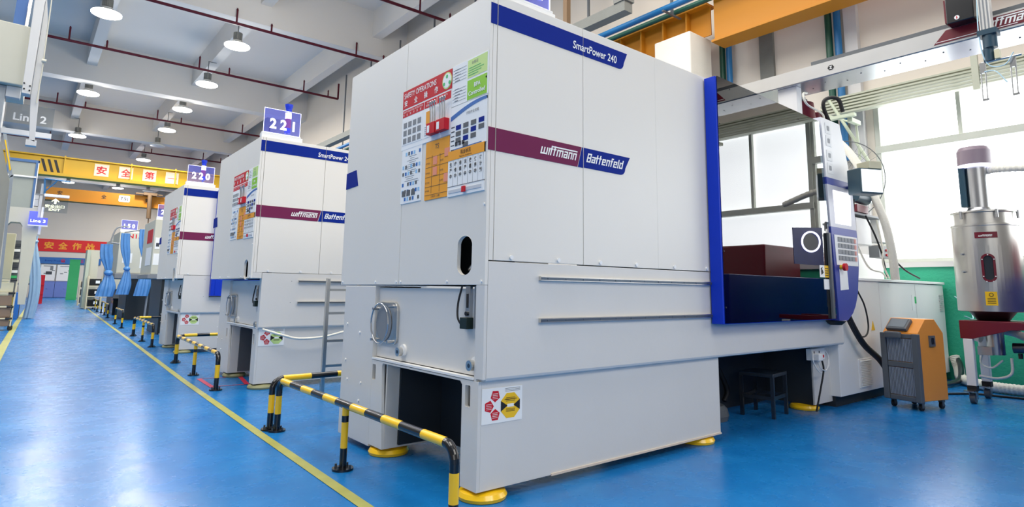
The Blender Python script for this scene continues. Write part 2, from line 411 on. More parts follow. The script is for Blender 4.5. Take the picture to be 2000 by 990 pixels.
def safety_board(root):
    # a = -y on the END plane
    P = END; d = .006
    mb = MB().pbox(P, -.955, -.362, 1.945, 2.345, 0, d, 0)
    mb.pbox(P, -.955, -.362, 2.222, 2.345, 0, d+.001, 1)
    mb.text(P, 'SAFETY OPERATIONS', -.935, 2.29, .036, d+.003, 2, width=.40, bold=.01)
    for i, ch in enumerate('安全操作'): mb.text(P, ch, -.93+i*.125, 2.236, .042, d+.003, 2, bold=.015)
    for a0, a1 in ((-.95, -.68), (-.672, -.53), (-.522, -.368)):
        mb.pbox(P, a0, a1, 2.165, 2.212, 0, d+.001, 1)
    mb.text(P, 'SAFETY OPERATING INSTRUCTION', -.94, 2.193, .011, d+.003, 2, width=.25)
    for i, ch in enumerate('安全操作规程'): mb.text(P, ch, -.94+i*.043, 2.171, .016, d+.003, 2)
    mb.text(P, 'ON-DUTY', -.64, 2.193, .010, d+.003, 2); mb.text(P, '当班技术员', -.65, 2.172, .015, d+.003, 2)
    mb.text(P, 'SAFETY LOCK', -.50, 2.193, .011, d+.003, 2); mb.text(P, '安全锁', -.49, 2.172, .016, d+.003, 2)
    # round emblem
    cx, cz = -.415, 2.283
    circ = lambda r, n=24: [(cx+r*math.cos(2*PI*i/n), cz+r*math.sin(2*PI*i/n)) for i in range(n)]
    mb.ppoly(P, circ(.052), 0, d+.002, 3); mb.ppoly(P, circ(.044), 0, d+.003, 0)
    for q in range(3):
        t = PI/2+q*2.09
        mb.ppoly(P, [(cx+.035*math.cos(t)+.012*math.cos(k), cz+.028*math.sin(t)+.012*math.sin(k)-.003) for k in [2*PI*j/8 for j in range(8)]], 0, d+.004, 4)
    o = mb.build('safety_board', [PAPER, RED, PAPER, PALEGREEN, GREENB, INK], root)
    # pictures on the left sheet and the two red lock boxes
    mb = MB().pbox(P, -.945, -.69, 1.975, 2.155, d, d+.0015, 0)
    for i in range(4):
        for j in range(3): mb.pbox(P, -.93+i*.06, -.93+i*.06+.042, 1.985+j*.052, 1.985+j*.052+.036, d, d+.003, 1)
    mb.pbox(P, -.672, -.522, 1.975, 2.155, d, d+.0015, 0)
    mb.pbox(P, -.645, -.60, 2.06, 2.14, d, d+.003, 2); mb.pbox(P, -.595, -.59, 2.06, 2.14, d, d+.003, 3)
    poster_lines(mb, P, -.66, -.54, 1.985, 2.05, 5, d+.003, 4, .4)
    mb.build('instruction_sheet', [PAPER, GREY, ORANGE, RED, mat('pale_ink', (170, 175, 182), .6)], o)
    for k, a in enumerate((-.585, -.475)):
        lk = MB().pbox(P, a, a+.095, 1.975, 2.045, d, d+.035, 0).pbox(P, a+.012, a+.04, 1.985, 2.03, d+.035, d+.037, 1).build('lock_box', [RED, PAPER], o, bevel=.003)
        h = MB()
        for q in (a+.02, a+.045, a+.07):
            h.tube(smoothpath([P.at(q, 2.045, d+.018), P.at(q, 2.12, d+.02), P.at(q+.006, 2.165, d+.028), P.at(q+.016, 2.178, d+.03), P.at(q+.02, 2.165, d+.028)], 4), .004, 0, 6)
        h.build('hook', STEEL, lk)

def notices(root):
    P = END; d = .005
    # control cards
    mb = MB().pbox(P, -.36, -.005, 2.105, 2.35, 0, d, 0)
    for z0, z1 in ((2.235, 2.34), (2.115, 2.222)):
        for i in range(5): mb.pbox(P, -.35, -.215, z0+.012+i*.018, z0+.0135+i*.018, 0, d+.001, 1)
        poster_lines(mb, P, -.33, -.25, z0+.01, z1-.01, 5, d+.001, 1, .4)
    mb.pbox(P, -.20, -.012, 2.235, 2.342, 0, d+.001, 2); poster_lines(mb, P, -.19, -.04, 2.245, 2.30, 4, d+.002, 3, .5)
    mb.text(P, '合格证', -.16, 2.31, .02, d+.002, 1)
    mb.pbox(P, -.20, -.012, 2.108, 2.222, 0, d+.001, 4)
    mb.text(P, 'BPA', -.10, 2.17, .026, d+.003, 5, align='C', bold=.02); mb.text(P, 'Controlled', -.105, 2.128, .026, d+.003, 5, align='C', width=.16, bold=.02)
    mb.build('control_card', [PAPER, GREY, PALEGREEN, GREENB, LIME, PAPER], root)
    # start-up chart with blue swoosh
    mb = MB().pbox(P, -.362, -.01, 1.838, 2.10, 0, d, 0)
    sw = [(-.362, 2.03), (-.362, 2.012)]
    up = [(-.362+i*.352/10, 2.045+.05*math.sin(i/10*PI*.55)) for i in range(11)]; dn = [(-.362+i*.352/10, 2.018+.06*math.sin(i/10*PI*.5)) for i in range(11)]
    mb.ppoly(P, up+dn[::-1], 0, d+.0015, 1)
    mb.text(P, '开机作业流程', -.20, 2.025, .018, d+.003, 2, width=.12)
    for r, cols in enumerate(((0,1,2,3), (0,1,2,3), (0,1,2), (1,), (2,3))):
        for c in cols: mb.pbox(P, -.305+c*.075, -.255+c*.075, 1.985-r*.037-.03, 1.985-r*.037-.003, 0, d+.002, 3 if (r+c) % 3 else 4)
    for r in range(6): mb.pbox(P, -.355, -.32, 1.985-r*.027-.01, 1.985-r*.027-.004, 0, d+.001, 2)
    for c in range(3): mb.pbox(P, -.31+c*.035, -.285+c*.035, 1.862, 1.885, 0, d+.002, 2)
    mb.pbox(P, -.33, -.05, 1.842, 1.846, 0, d+.002, 1)
    mb.build('start_up_chart', [PAPER, LTBLUE, INK, DGREY, NAVY], root)
    # plant layout poster
    mb = MB().pbox(P, -.94, -.685, 1.59, 1.965, 0, d, 0)
    for r, z in enumerate((1.90, 1.815, 1.77, 1.70, 1.655, 1.605)):
        for c in range(7):
            if (r*3+c) % 5: mb.pbox(P, -.925+c*.034, -.905+c*.034, z, z+.022, 0, d+.0015, 1+(c+r) % 3)
    for r in range(14): mb.pbox(P, -.90+random.random()*.1, -.80+random.random()*.09, 1.72+r*.013, 1.722+r*.013, 0, d+.001, 3)
    for c in range(3): mb.pbox(P, -.92+c*.06, -.875+c*.06, 1.635, 1.672, 0, d+.002, 3)
    mb.build('layout_poster', [PAPER, LTBLUE, SKYB, DGREY], root)
    # orange skills board
    mb = MB().pbox(P, -.637, -.376, 1.582, 1.94, 0, d, 0)
    mb.text(P, 'TS', -.505, 1.885, .03, d+.003, 1, align='C')
    for z in (1.84, 1.78, 1.72, 1.66, 1.61): mb.pbox(P, -.632, -.38, z, z+.0018, 0, d+.001, 1)
    for a in (-.56, -.47): mb.pbox(P, a, a+.0018, 1.62, 1.85, 0, d+.001, 1)
    for z in (1.80, 1.74, 1.68, 1.63): mb.text(P, '生产组长', -.628, z, .012, d+.002, 1, width=.05); 
    for z in (1.80, 1.74, 1.68): mb.text(P, '技术员', -.465, z, .012, d+.002, 1, width=.035)
    mb.text(P, '工程师 / 主管', -.56, 1.592, .013, d+.002, 1, width=.1)
    for a, z in ((-.545, 1.80), (-.545, 1.735), (-.42, 1.83), (-.42, 1.68)): mb.pbox(P, a, a+.045, z-.01, z+.04, 0, d+.002, 2)
    mb.build('skills_board', [ORANGE, INK, PINK], root)
    # machine condition board
    mb = MB().pbox(P, -.375, -.02, 1.574, 1.836, 0, d+.002, 0).pbox(P, -.375, -.02, 1.783, 1.838, 0, d+.004, 1)
    mb.text(P, '机台状况', -.195, 1.805, .026, d+.006, 2, align='C', width=.10, bold=.01); mb.text(P, 'Machine conditions', -.195, 1.789, .010, d+.006, 2, align='C', width=.12)
    for i, w in enumerate(('生产中', '维修中', '修模中', '试产中', '换模中', '保养中', '待计划')):
        a = -.355+i*.049
        for j, ch in enumerate(w): mb.text(P, ch, a, 1.745-j*.034, .026, d+.004, 2, width=.022, bold=.02)
        mb.pbox(P, a+.034, a+.035, 1.63, 1.78, 0, d+.003, 3)
    mb.pbox(P, -.375, -.02, 1.628, 1.632, 0, d+.003, 3); mb.pbox(P, -.36, -.04, 1.592, 1.61, 0, d+.005, 4)
    o = mb.build('condition_board', [PAPER, ORANGE, INK2, GREY, mat('slider_grey', (205, 208, 212), .4)], root)
    MB().pbox(P, -.215, -.185, 1.585, 1.617, d+.005, d+.014, 0).build('magnet', RED, o, label='red magnet marker')

def brand_stripes(root, full=True):
    P = SIDE; d = .003; SEAMX = .72
    # upper blue stripe
    def cut(a0, a1): return [(a0, a1)]
    mb = MB().pbox(P, .004, .046, 2.507, 2.628, 0, d, 0).pbox(P, .054, SEAMX-.003, 2.507, 2.628, 0, d, 0)
    rc = [(SEAMX+.003, 2.628), (SEAMX+.003, 2.507)] + [(1.055+.045*math.sin(t), 2.552-.045*math.cos(t)) for t in [PI/2*i/6 for i in range(7)]] + [(1.135, 2.628)]
    mb.ppoly(P, rc, 0, d, 0)
    mb.text(P, 'SmartPower 240', .628, 2.532, .052, d+.002, 1, width=.40, bold=.012, shear=.12)
    mb.build('model_stripe', [NAVY, PAPER], root, label='dark blue stripe with white lettering SmartPower 240')
    mb = MB().pbox(P, .001, .046, 1.792, 1.918, 0, d, 0)
    mb.ppoly(P, [(.054, 1.792), (.668, 1.792), (.703, 1.918), (.054, 1.918)], 0, d, 0)
    mb.ppoly(P, [(.674, 1.792), (SEAMX-.004, 1.792), (SEAMX-.004, 1.918), (.709, 1.918)], 0, d, 1)
    rc = [(SEAMX+.004, 1.918), (SEAMX+.004, 1.795)] + [(1.058+.045*math.sin(t), 1.840-.045*math.cos(t)) for t in [PI/2*i/6 for i in range(7)]] + [(1.15, 1.918)]
    mb.ppoly(P, rc, 0, d, 1)
    square_word(mb, P, 'wittmann', .368, 1.828, .29, d+.001, 2, bar=True, hs=1.0)
    square_word(mb, P, 'Battenfeld', .742, 1.832, .335, d+.001, 2, hs=.9, shear=.28)
    mb.build('maker_stripe', [MAROON, NAVY, PAPER], root, label='maroon and blue stripe with white maker lettering')
    MB().ppoly(END, [(-1.82, 1.915), (-1.65, 1.922), (-1.61, 1.80), (-1.82, 1.793)], 0, .003).build('corner_stripe', NAVY, root)

def shipping_label(root, px=.02, pz=.375, dy=.0, faded=False):
    P = Pl((0, dy, 0), (1,0,0), (0,0,1)); d = .003
    mb = MB().pbox(P, px, px+.265, pz, pz+.175, 0, d, 0)
    def pent(cx, cz, r, t0): return [(cx+r*math.cos(t0+2*PI*i/5), cz+r*math.sin(t0+2*PI*i/5)) for i in range(5)]
    for cx, cz, t in ((.085, .135, .9), (.045, .085, 0), (.085, .04, .3)):
        mb.ppoly(P, pent(px+cx, pz+cz, .031, t), 0, d+.001, 1)
        for i in range(4): mb.pbox(P, px+cx-.018, px+cx+.016, pz+cz-.014+i*.008, pz+cz-.012+i*.008, 0, d+.002, 0)
    cx, cz = px+.185, pz+.080; r = .068
    octo = [(cx+r*math.cos(PI/8+PI/4*i), cz+r*math.sin(PI/8+PI/4*i)) for i in range(8)]
    mb.ppoly(P, octo, 0, d+.001, 2)
    for s_ in (-1, 1): mb.ppoly(P, [(cx+s_*.063, cz+.026), (cx+s_*.02, cz), (cx+s_*.063, cz-.026)], 0, d+.002, 3)
    mb.pbox(P, cx-.022, cx+.022, cz-.008, cz+.008, 0, d+.002, 0)
    for z in (.03, .038, -.03, -.024, -.018, .022): mb.pbox(P, cx-.03, cx+.03, cz+z, cz+z+.002, 0, d+.002, 3)
    mb.text(P, 'HANDLE WITH CARE', cx-.04, cz+.028, .008, d+.003, 3, width=.08)
    for i in range(3): mb.pbox(P, px+.15, px+.25, pz+.152+i*.007, pz+.1535+i*.007, 0, d+.001, 3)
    mb.build('shipping_label', [PAPER, RED, YELLOW if not faded else PALEGREEN, INK2], root, label='white sheet with red pentagons and yellow hazard octagon')

def machine(loc, label, Hb=1.077, lx=0.0, W_=1.82, Ht=2.6845, full=False, XR=2.06):
    root = empty('injection_moulding_machine', loc, label, 'machine', 'white moulding machines in a row along the aisle')
    HS = max(1.206, Hb+.06)
    # ---- upper guard housing
    hole = [(-.191+.07*math.cos(t), (1.29 if t < PI else 1.18)+.052*math.sin(t)) for t in [2*PI*i/32 for i in range(32)]]
    mb = MB()
    outer = [(-W_/2-.0, Hb), (0, Hb), (0, Ht), (-W_/2, Ht)]
    hy = .928 if full else .88
    mb.plate(END, [(-hy+.002, Hb), (0, Hb), (0, Ht), (-hy+.002, Ht)], [hole], -.02, 0)
    mb.pbox(END, -W_, -hy-.002, Hb, Ht, -.02, 0)
    mb.pbox(END, -hy-.01, -hy+.01, Hb, Ht, -.03, -.0215, 0)
    o = mb.build('end_guard_panel', PAINT, root, bevel=.003)
    # screws along the lower edge
    sc = MB()
    for y in (.03, .36, hy-.03, hy+.03, 1.25, W_-.03): sc.cyl((0, y, Hb+.018), (-.006, y, Hb+.018), .007, 0, 10)
    for z in (1.5, 2.2): sc.cyl((0, .018, z), (-.006, .018, z), .007, 0, 10)
    sc.build('screw', WHITE, o)
    mb = MB(); xs = [(.022, .049), (.053, .718), (.722, 1.43), (1.4305, XR)]
    for a, b in xs: mb.pbox(SIDE, a, b, HS, Ht, -.02, 0)
    mb.pbox(SIDE, .03, XR-.01, HS+.005, Ht-.005, -.03, -.0215)
    o = mb.build('side_guard_panel', PAINT, root, bevel=.0015)
    sc = MB()
    for x in (.17, .515, .863, 1.2, 1.6, 1.985): sc.cyl((x, 0, HS+.019), (x, -.009, HS+.019), .012, 0, 12)
    sc.build('screw', WHITE, o)
    MB().box(.021, XR, .021, W_, Ht-.02, Ht).box(.021, XR, W_-.02, W_, Hb, Ht).box(.021, XR, .021, W_, Hb, Hb+.015).box(.021, .6, 1.0, 1.02, Hb, Ht-.02).build('roof_panel', PAINT3, root)
    # what shows through the oval opening
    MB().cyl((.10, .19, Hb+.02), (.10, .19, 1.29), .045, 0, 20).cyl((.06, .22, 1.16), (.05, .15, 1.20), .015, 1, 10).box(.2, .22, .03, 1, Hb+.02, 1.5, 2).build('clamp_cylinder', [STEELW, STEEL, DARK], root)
    brand_stripes(root)
    safety_board(root); notices(root)
    # ---- bed
    ZL = .588 if Hb < 1.1 else .62
    x1 = 4.19
    mb = MB()
    prof = [(0, HS-.006), (0, ZL+.02), (.006, ZL+.006), (.02, ZL), (.06, ZL), (.06, HS-.006)]    # (inwards, z)
    a0 = lx-.0
    ex = x1 if full else 3.6
    zc = Hb-.001
    prof[0] = (0, zc); prof[-1] = (.06, zc)
    prof[0] = (0, HS-.006); prof[-1] = (.06, HS-.006)
    a1 = max(a0+.0005, .0205)
    vs = [(a1, p[0], p[1]) for p in prof]+[(ex, p[0], p[1]) for p in prof]; k = len(prof)
    mb.add(vs, [tuple(range(k))[::-1], tuple(range(k, 2*k))]+[(i, i+k, (i+1) % k+k, (i+1) % k) for i in range(k)], 0)
    if not lx: mb.box(.0, .0203, .0, .06, ZL+.012, zc)
    if lx: mb.box(.0205, lx-.002, .0, .02, zc+.002, HS-.002)
    mb.box(a0+.002, a0+.10, .0605, .078, ZL, Hb)
    mb.box(lx+.03, ex, .079, W_-.1, ZL+.02, Hb-.02)
    mb.build('machine_bed', PAINT2, root, bevel=.002)
    # ledge above the opening
    MB().box(lx-.004, lx+.03, .078, 1.24, ZL+.004, ZL+.016).build('ledge', WHITE, root)
    # far corner cover, flush with the leg
    mb = MB().box(lx+.0, lx+.35, 1.245, W_-.09, .04, Hb-.01)
    mb.build('corner_cover', PAINT2, root, bevel=.003)
    for y, z in ((1.45, .75), (1.40, .42), (1.62, .42), (1.66, .8), (1.66, .55), (1.42, .3), (1.66, .2)): MB().cyl((lx, y, z), (lx-.007, y, z), .008, 0, 8).build('rivet', WHITE, root)
    # ---- pedestal with opening and slots
    def slot(a0, a1, b0, b1): return rrect(a0, a1, b0, b1, .008, 3)
    mb = MB(); zp = .055; yp = .035
    outer = [(-1.243, ZL), (-1.243, zp), (-1.06, zp), (-1.10, ZL-.03), (-1.09, ZL-.012), (-.20, ZL-.012), (-.182, ZL-.03), (-.18, zp), (-yp, zp), (-yp, ZL)]
    PE = Pl((lx, 0, 0), (0,-1,0), (0,0,1))
    mb.plate(PE, outer, [slot(-1.232, -1.185, .462, .562), slot(-.151, -.104, .452, .562)], -.02, 0)
    mb.box(lx+.0205, 2.15, yp, yp+.02, zp, ZL)      # long side sheet
    mb.box(2.13, 2.15, yp+.021, 1.2, zp, ZL)
    mb.box(lx+.0205, lx+.30, .17, .18, zp, ZL)
    mb.box(lx+.0205, lx+.11, 1.06, 1.075, zp, ZL)   # inner face of the far leg
    mb.box(lx+.0205, lx+.42, 1.0605, 1.24, zp, zp+.015)
    mb.box(lx+.0205, lx+.30, .0405, .169, zp, zp+.015)
    mb.build('pedestal', PAINT2, root, bevel=.002)
    MB().box(lx+.421, lx+.44, .181, 1.058, .06, ZL-.012).box(lx+.112, lx+.42, 1.045, 1.058, .07, ZL-.012).box(lx+.03, 2.1, .181, 1.05, ZL-.011, ZL-.001).build('inner_shade_sheet', DARK if full else mat('inner_shade_grey', (92, 96, 100), .6), root)  # darker sheets put the shade of the opening into colour
    if full:
        MB().box(.5, 2.152, yp-.006, yp, zp-.004, zp+.008).build('edge_trim', mat('edge_beige', (225, 208, 188), .5), root)
    fcol = YELLOW if full else mat('worn_foot', (150, 150, 110), .5)
    for fx, fy in ((lx+.11, 1.17), (lx+.10, .12), (2.0, .14)) + (((3.90, .27),) if full else ()):
        ft = MB().revolve((fx, fy, 0), [(.125, .002), (.13, .018), (.118, .038), (.06, .05), (.02, .052)], 0, 28).build('levelling_foot', fcol, root)
        MB().cyl((fx, fy, .05), (fx, fy, .14), .012, 0, 10).cyl((fx, fy, .075), (fx, fy, .09), .022, 0, 6, smooth=False).build('bolt', STEEL, ft)
    # round inspection hatch with wire ring
    hc = (-1.10, .828)
    PH = Pl((lx+.03, 0, 0), (0,-1,0), (0,0,1))
    mb = MB().ppoly(PH, rrect(-1.235, -.95, .70, .965, .05), -.01, .018, 0)
    mb.ppoly(PH, [(hc[0]-.02+.105*math.cos(t), hc[1]+.115*math.sin(t)) for t in [2*PI*i/24 for i in range(24)]], .018, .024, 1)
    o = mb.build('inspection_hatch', [STEELW, GREY], root, bevel=.003)
    ring = [PH.at(hc[0]-.025+.12*math.cos(t), hc[1]+.128*math.sin(t), .05) for t in [2*PI*i/30 for i in range(31)]]
    MB().tube(ring, .005, 0, 6).build('wire_handle', STEEL, o)
    for a, b in ((-1.21, .92), (-1.0, .94), (-1.22, .72), (-.99, .72)): MB().cyl(PH.at(a, b, .018), PH.at(a, b, .06), .009, 0, 8).build('bolt', STEEL, o)
    # sight gauge with cable and valve
    mb = MB().pbox(PH, -.185, -.145, .90, 1.07, 0, .02, 0).pbox(PH, -.175, -.158, .955, 1.03, .02, .023, 1).cyl(PH.at(-.166, .925, .02), PH.at(-.166, .925, .03), .012, 1, 12)
    o = mb.build('level_gauge', [STEEL, BLACK], root, bevel=.002)
    MB().pbox(PH, -.20, -.135, .845, .905, .0, .045).build('valve_block', mat('dark_green', (12, 34, 30), .4), o, bevel=.003)
    MB().tube(smoothpath([PH.at(-.22, 1.07, .02), PH.at(-.24, .98, .03), PH.at(-.225, .90, .04), PH.at(-.19, .855, .03)], 6), .006, 0, 6).build('cable', RUBBER, o)
    MB().pbox(PH, -.115, -.105, .85, 1.07, 0, .012).build('cover_strip', GREY, root)
    # eye bolts
    for y, z in ((.884, .667), (.109, .662)):
        MB().cyl((lx+.03, y-.012, z+.01), (lx+.015, y-.012, z+.01), .034, 1, 20).cyl((lx+.015, y, z), (lx-.012, y, z), .027, 0, 20).cyl((lx-.0119, y, z), (lx-.013, y, z), .012, 2, 6).build('lifting_socket', [STEELW, WHITE, DSTEEL], root)
    shipping_label(root, .02+lx if not full else .022, .375 if full else .44, yp, not full)
    # ---- rails for the sliding door
    for z in (1.155, .877):
        if z > HS-.06: z = HS-.1
        mb = MB().pbox(SIDE, .37 if full else .50, XR+.05, z, z+.024, 0, .02, 0).pbox(SIDE, .37 if full else .5, XR+.05, z+.005, z+.019, .02, .022, 1)
        for i in range(12): mb.cyl(SIDE.at(.42+i*.14, z+.012, .022), SIDE.at(.42+i*.14, z+.012, .025), .004, 1, 6)
        mb.build('door_rail', [STEELW, mat('rail_groove', (92, 104, 116), .4, .6)], root)
    return root

def number_sign(loc, num, label):
    r = empty('number_sign', loc, label, 'sign', 'lit number signs on top of the machines')
    P = SIDE
    MB().box(-.02, .42, -.02, .05, 0, .045).box(-.02, .40, -.02, .03, .045, .06).build('sign_base', WHITEG, r, bevel=.002)
    o = MB().pbox(P, 0, .39, .06, .335, -.005, 0).build('acrylic_plate', ACRY, r)
    e = MB().pbox(P, -.004, 0, .06, .335, -.006, .001).pbox(P, .39, .394, .06, .335, -.006, .001).pbox(P, -.004, .394, .335, .339, -.006, .001)
    e.pbox(P, 0, .39, .06, .068, -.006, .001)
    e.build('lit_edge', SIGNLIT, o)
    MB().text(P, ' '.join(num), .195, .115, .115, .003, align='C', width=.27, bold=.035).build('numerals', glow('sign_numerals', (245, 248, 255), 1.4), o)
    return r
def signal_tower(loc, label):
    r = empty('signal_tower', loc, label, 'signal lamp', 'stack lamps on top of the machines')
    MB().cyl((0,0,0), (0,0,.13), .012, 0, 10).build('stem', STEEL, r)
    MB().cyl((0,0,.13), (0,0,.19), .034, 0, 20).build('blue_segment', TOWB, r); MB().cyl((0,0,.19), (0,0,.30), .034, 0, 20).build('red_segment', TOWR, r)
    MB().cyl((0,0,.30), (0,0,.37), .034, 0, 20).build('lit_segment', TOWW, r)
    MB().revolve((0,0,0), [(.034, .37), (.034, .41), (.045, .45), (.045, .47), (.0, .475)], 0, 20).build('cap', TOWB, r)
    return r

mA = machine((0, 0, 0), 'nearest big white moulding machine with large glass door and notice boards', full=True)
mB = machine((-.003, 4.1486, 0), 'white moulding machine marked 221, second along the aisle', 1.142, .115, 1.72, 2.664)
mC = machine((.036, 8.3788, 0), 'white moulding machine marked 220, third along the aisle, with blue door', 1.17, .115, 1.72, 2.683, XR=.55+1.5)
number_sign((.10, .06, 2.6845), '222', 'lit acrylic sign on top of the nearest big machine, only its foot showing')
number_sign((.02, 4.18, 2.664), '221', 'lit blue acrylic sign reading 221')
number_sign((.075, 8.41, 2.683), '220', 'lit blue acrylic sign reading 220')
signal_tower((.33, 4.36, 2.664), 'stack lamp with blue cap behind the 221 sign')
signal_tower((.33, 8.56, 2.683), 'stack lamp with blue cap behind the 220 sign')

nb = empty('mirror_stand_in', (2.3, -3.9, 0), 'unseen stand-in for the next machine, added for the glass door to mirror', 'machine')  # dark boxes out of view, added only to darken the door reflection
MB().box(0, 2.29, 0, 1.35, .1, 1.25).build('bed', NAVY2, nb, bevel=.01)
MB().box(3.6, 4.6, 1.1, 2.0, 1.28, 1.72).build('injection_cover', WINE, nb, bevel=.02)
MB().box(2.3, 5.0, 1.0, 2.25, .02, 1.28).build('cabinet_body', NAVY2, nb, bevel=.01)
MB().box(.1, .35, .1, 1.2, 1.25, 2.1).build('platen', TEAL, nb, bevel=.01)
# ---- glass door of machine A
def side_poly(mb, pts, d0, d1, m=0, dy=0): mb.ppoly(Pl((0, dy, 0), (1,0,0), (0,0,1)), pts, d0, d1, m)
door = MB()
DP = Pl((0, 0, 0), (1,0,0), (0,0,1))
# frame: left stile, top and bottom rail, right stile (depth .10)
def xr(z): return 3.70+(2.65-z)/(2.65-.83)*.12
door.pbox(DP, 2.012, 2.085, .832, 2.665, .012, .105)
door.ppoly(DP, [(2.086, 2.56), (xr(2.56), 2.53), (xr(2.65), 2.635), (2.086, 2.665)], .012, .10)
door.ppoly(DP, [(2.086, .832), (xr(.832), .832), (xr(.93), .93), (2.086, .93)], .012, .10)
door.ppoly(DP, [(xr(.93)-.1, .931), (xr(.93), .931), (xr(2.53), 2.53), (xr(2.53)-.07, 2.53)], .012, .10)
do = door.build('safety_door', BLUE, mA, bevel=.003, label='blue framed sliding door with large glass pane')
MB().ppoly(DP, [(2.088, .931), (xr(.93)-.102, .931), (3.60, 1.36), (2.9, 1.40), (2.088, 1.36)], .03, .06).build('lower_panel', NAVY2, do)
MB().ppoly(DP, [(2.03, .838), (xr(.838)+.01, .838), (xr(2.64)+.005, 2.635), (2.03, 2.668)], .106, .110).build('glass_pane', GLASS, do)
mb = MB()
for x, z in ((2.045, 1.35), (2.045, 2.3), (2.045, .95), (2.2, 2.60), (3.3, 2.58)): mb.cyl(DP.at(x, z, .112), DP.at(x, z, .109), .006, 0, 8)
mb.build('screw', INK2, do)
# glowing oval standing for the reflection of a ring lamp
mb = MB()
mb.tube([DP.at(3.385+.165*math.cos(t), 1.50+.085*math.sin(t)+.012*math.cos(t), .118) for t in [2*PI*i/40 for i in range(41)]], .008, 0, 8)
ho = mb.build('ring_reflection', RING, do)
MB().ppoly(DP, [(3.08, 1.30), (3.62, 1.30), (3.62, 1.64), (3.08, 1.60)], .1105, .1125).build('dark_reflection_plate', mat('reflection_navy', (10, 20, 70), .5, var=.3, scale=30, spec=.15), do)  # navy plate paints in the dark reflection around the ring
MB().ppoly(DP, [(3.375+.15*math.cos(t), 1.495+.075*math.sin(t)) for t in [2*PI*i/30 for i in range(30)]], .1126, .116).build('ring_backing', INK2, ho)
mb = MB().pbox(DP, 3.53, 3.62, 1.20, 1.305, .111, .113, 0).pbox(DP, 3.62, 3.70, 1.20, 1.305, .111, .113, 1).pbox(DP, 3.60, 3.70, 1.095, 1.185, .111, .113, 0)
for i in range(4): mb.pbox(DP, 3.63, 3.69, 1.215+i*.02, 1.222+i*.02, .113, .114, 2)
mb.ppoly(DP, [(3.555, 1.22), (3.60, 1.24), (3.58, 1.27), (3.56, 1.25), (3.585, 1.29), (3.55, 1.28)], .113, .114, 2)
mb.build('warning_sticker', [PAPER, YELLOW, INK2], do)
MB().pbox(DP, 3.70, 3.74, .84, 1.6, .111, .135).build('pull_handle', DGREY, do, bevel=.004)
# mould area seen through the glass
mb = MB()
mb.box(2.061, 3.75, 1.4, 1.42, 1.21, 2.1, 0)      # rear guard
mb.box(2.062, 2.30, .12, 1.35, 1.21, 2.15, 1)     # platens
mb.box(3.35, 3.60, .12, 1.35, 1.21, 2.15, 1)
mb.build('platen', [TEAL, GREY], mA, bevel=.01)
mb = MB()
for y in (.3, 1.1):
    for z in (1.4, 1.95): mb.cyl((2.30, y, z), (3.35, y, z), .045, 0, 20)
mb.build('tie_bar', STEEL, mA)
MB().box(2.45, 2.85, .4, 1.1, 1.25, 1.62).build('mould_block', WINE, mA, bevel=.01)
# upper frame over the mould area
MB().box(3.75, 4.1, .10, 1.6, 1.21, 2.6).build('injection_side_frame', WHITE, mA, bevel=.01)

# ---- control panel
CP = Pl((0, 0, 0), (1,0,0), (0,0,1))
def xs_(z):   # right edge of the panel
    T = [(.82, 4.02), (.90, 4.17), (1.05, 4.27), (1.31, 4.335), (1.6, 4.345), (2.05, 4.30), (2.2, 4.27), (2.45, 4.19), (2.68, 4.11)]
    for (z0, x0), (z1, x1_) in zip(T, T[1:]):
        if z <= z1: return x0+(x1_-x0)*(z-z0)/(z1-z0)
    return T[-1][1]
def band(mb, z0, z1, inset, d0, d1, m, xl=0):
    zs = [z0+(z1-z0)*i/8 for i in range(9)]
    L_ = [(xr(z)+.02+xl+inset*.3, z) for z in zs]; R_ = [(xs_(z)-inset, z) for z in zs]
    mb.ppoly(CP, L_+R_[::-1], d0, d1, m)
mb = MB()
band(mb, .82, 1.31, 0, .02, .12, 0); band(mb, 1.3105, 1.60, 0, .02, .12, 0); band(mb, 1.6005, 1.665, 0, .02, .12, 0)
band(mb, 1.6655, 2.055, 0, .02, .12, 1); band(mb, 2.0555, 2.12, 0, .02, .12, 0); band(mb, 2.1205, 2.68, 0, .02, .12, 2)
cp = mb.build('control_panel', [mat('panel_blue', (52, 70, 160), .4), mat('panel_grey', (214, 214, 222), .35), WHITE], mA, label='tall control panel with screen, keypad and red button')
mb = MB().ppoly(CP, [(3.885, 1.70), (4.21, 1.70), (4.24, 2.01), (3.87, 2.01)], .121, .126); mb.build('screen', glow('lit_screen', (250, 250, 255), 1.2), cp)
mb = MB(); band(mb, 1.32, 1.595, .02, .121, .124, 0, .04)
for r in range(4):
    for c in range(5): mb.pbox(CP, 3.90+c*.07, 3.955+c*.07, 1.365+r*.057, 1.405+r*.057, .124, .130, 1)
for r in range(4): mb.pbox(CP, 4.255, 4.29, 1.365+r*.057, 1.405+r*.057, .124, .130, 2)
mb.build('keypad', [PAPER, GREY, mat('key_pink', (220, 150, 140), .4)], cp)
MB().cyl(CP.at(3.93, 1.30, .12), CP.at(3.93, 1.30, .15), .02, 1, 16).cyl(CP.at(3.93, 1.30, .15), CP.at(3.93, 1.30, .175), .034, 0, 20).build('stop_button', [RED, YELLOW], cp)
mb = MB().ppoly(CP, [(3.90, 1.09), (4.07, 1.10), (4.06, 1.28), (3.90, 1.28)], .121, .124)
mb.build('paper_notice', PAPER, cp)
for z in (2.16, 2.28, 2.42, 2.54):
    mb = MB().pbox(CP, 3.79, 3.90, z, z+.10, .121, .123, 0); mb.ppoly(CP, rrect(3.82, 3.87, z+.03, z+.075, .01), .123, .124, 1); mb.build('warning_sticker', [PAPER, GREY], cp)
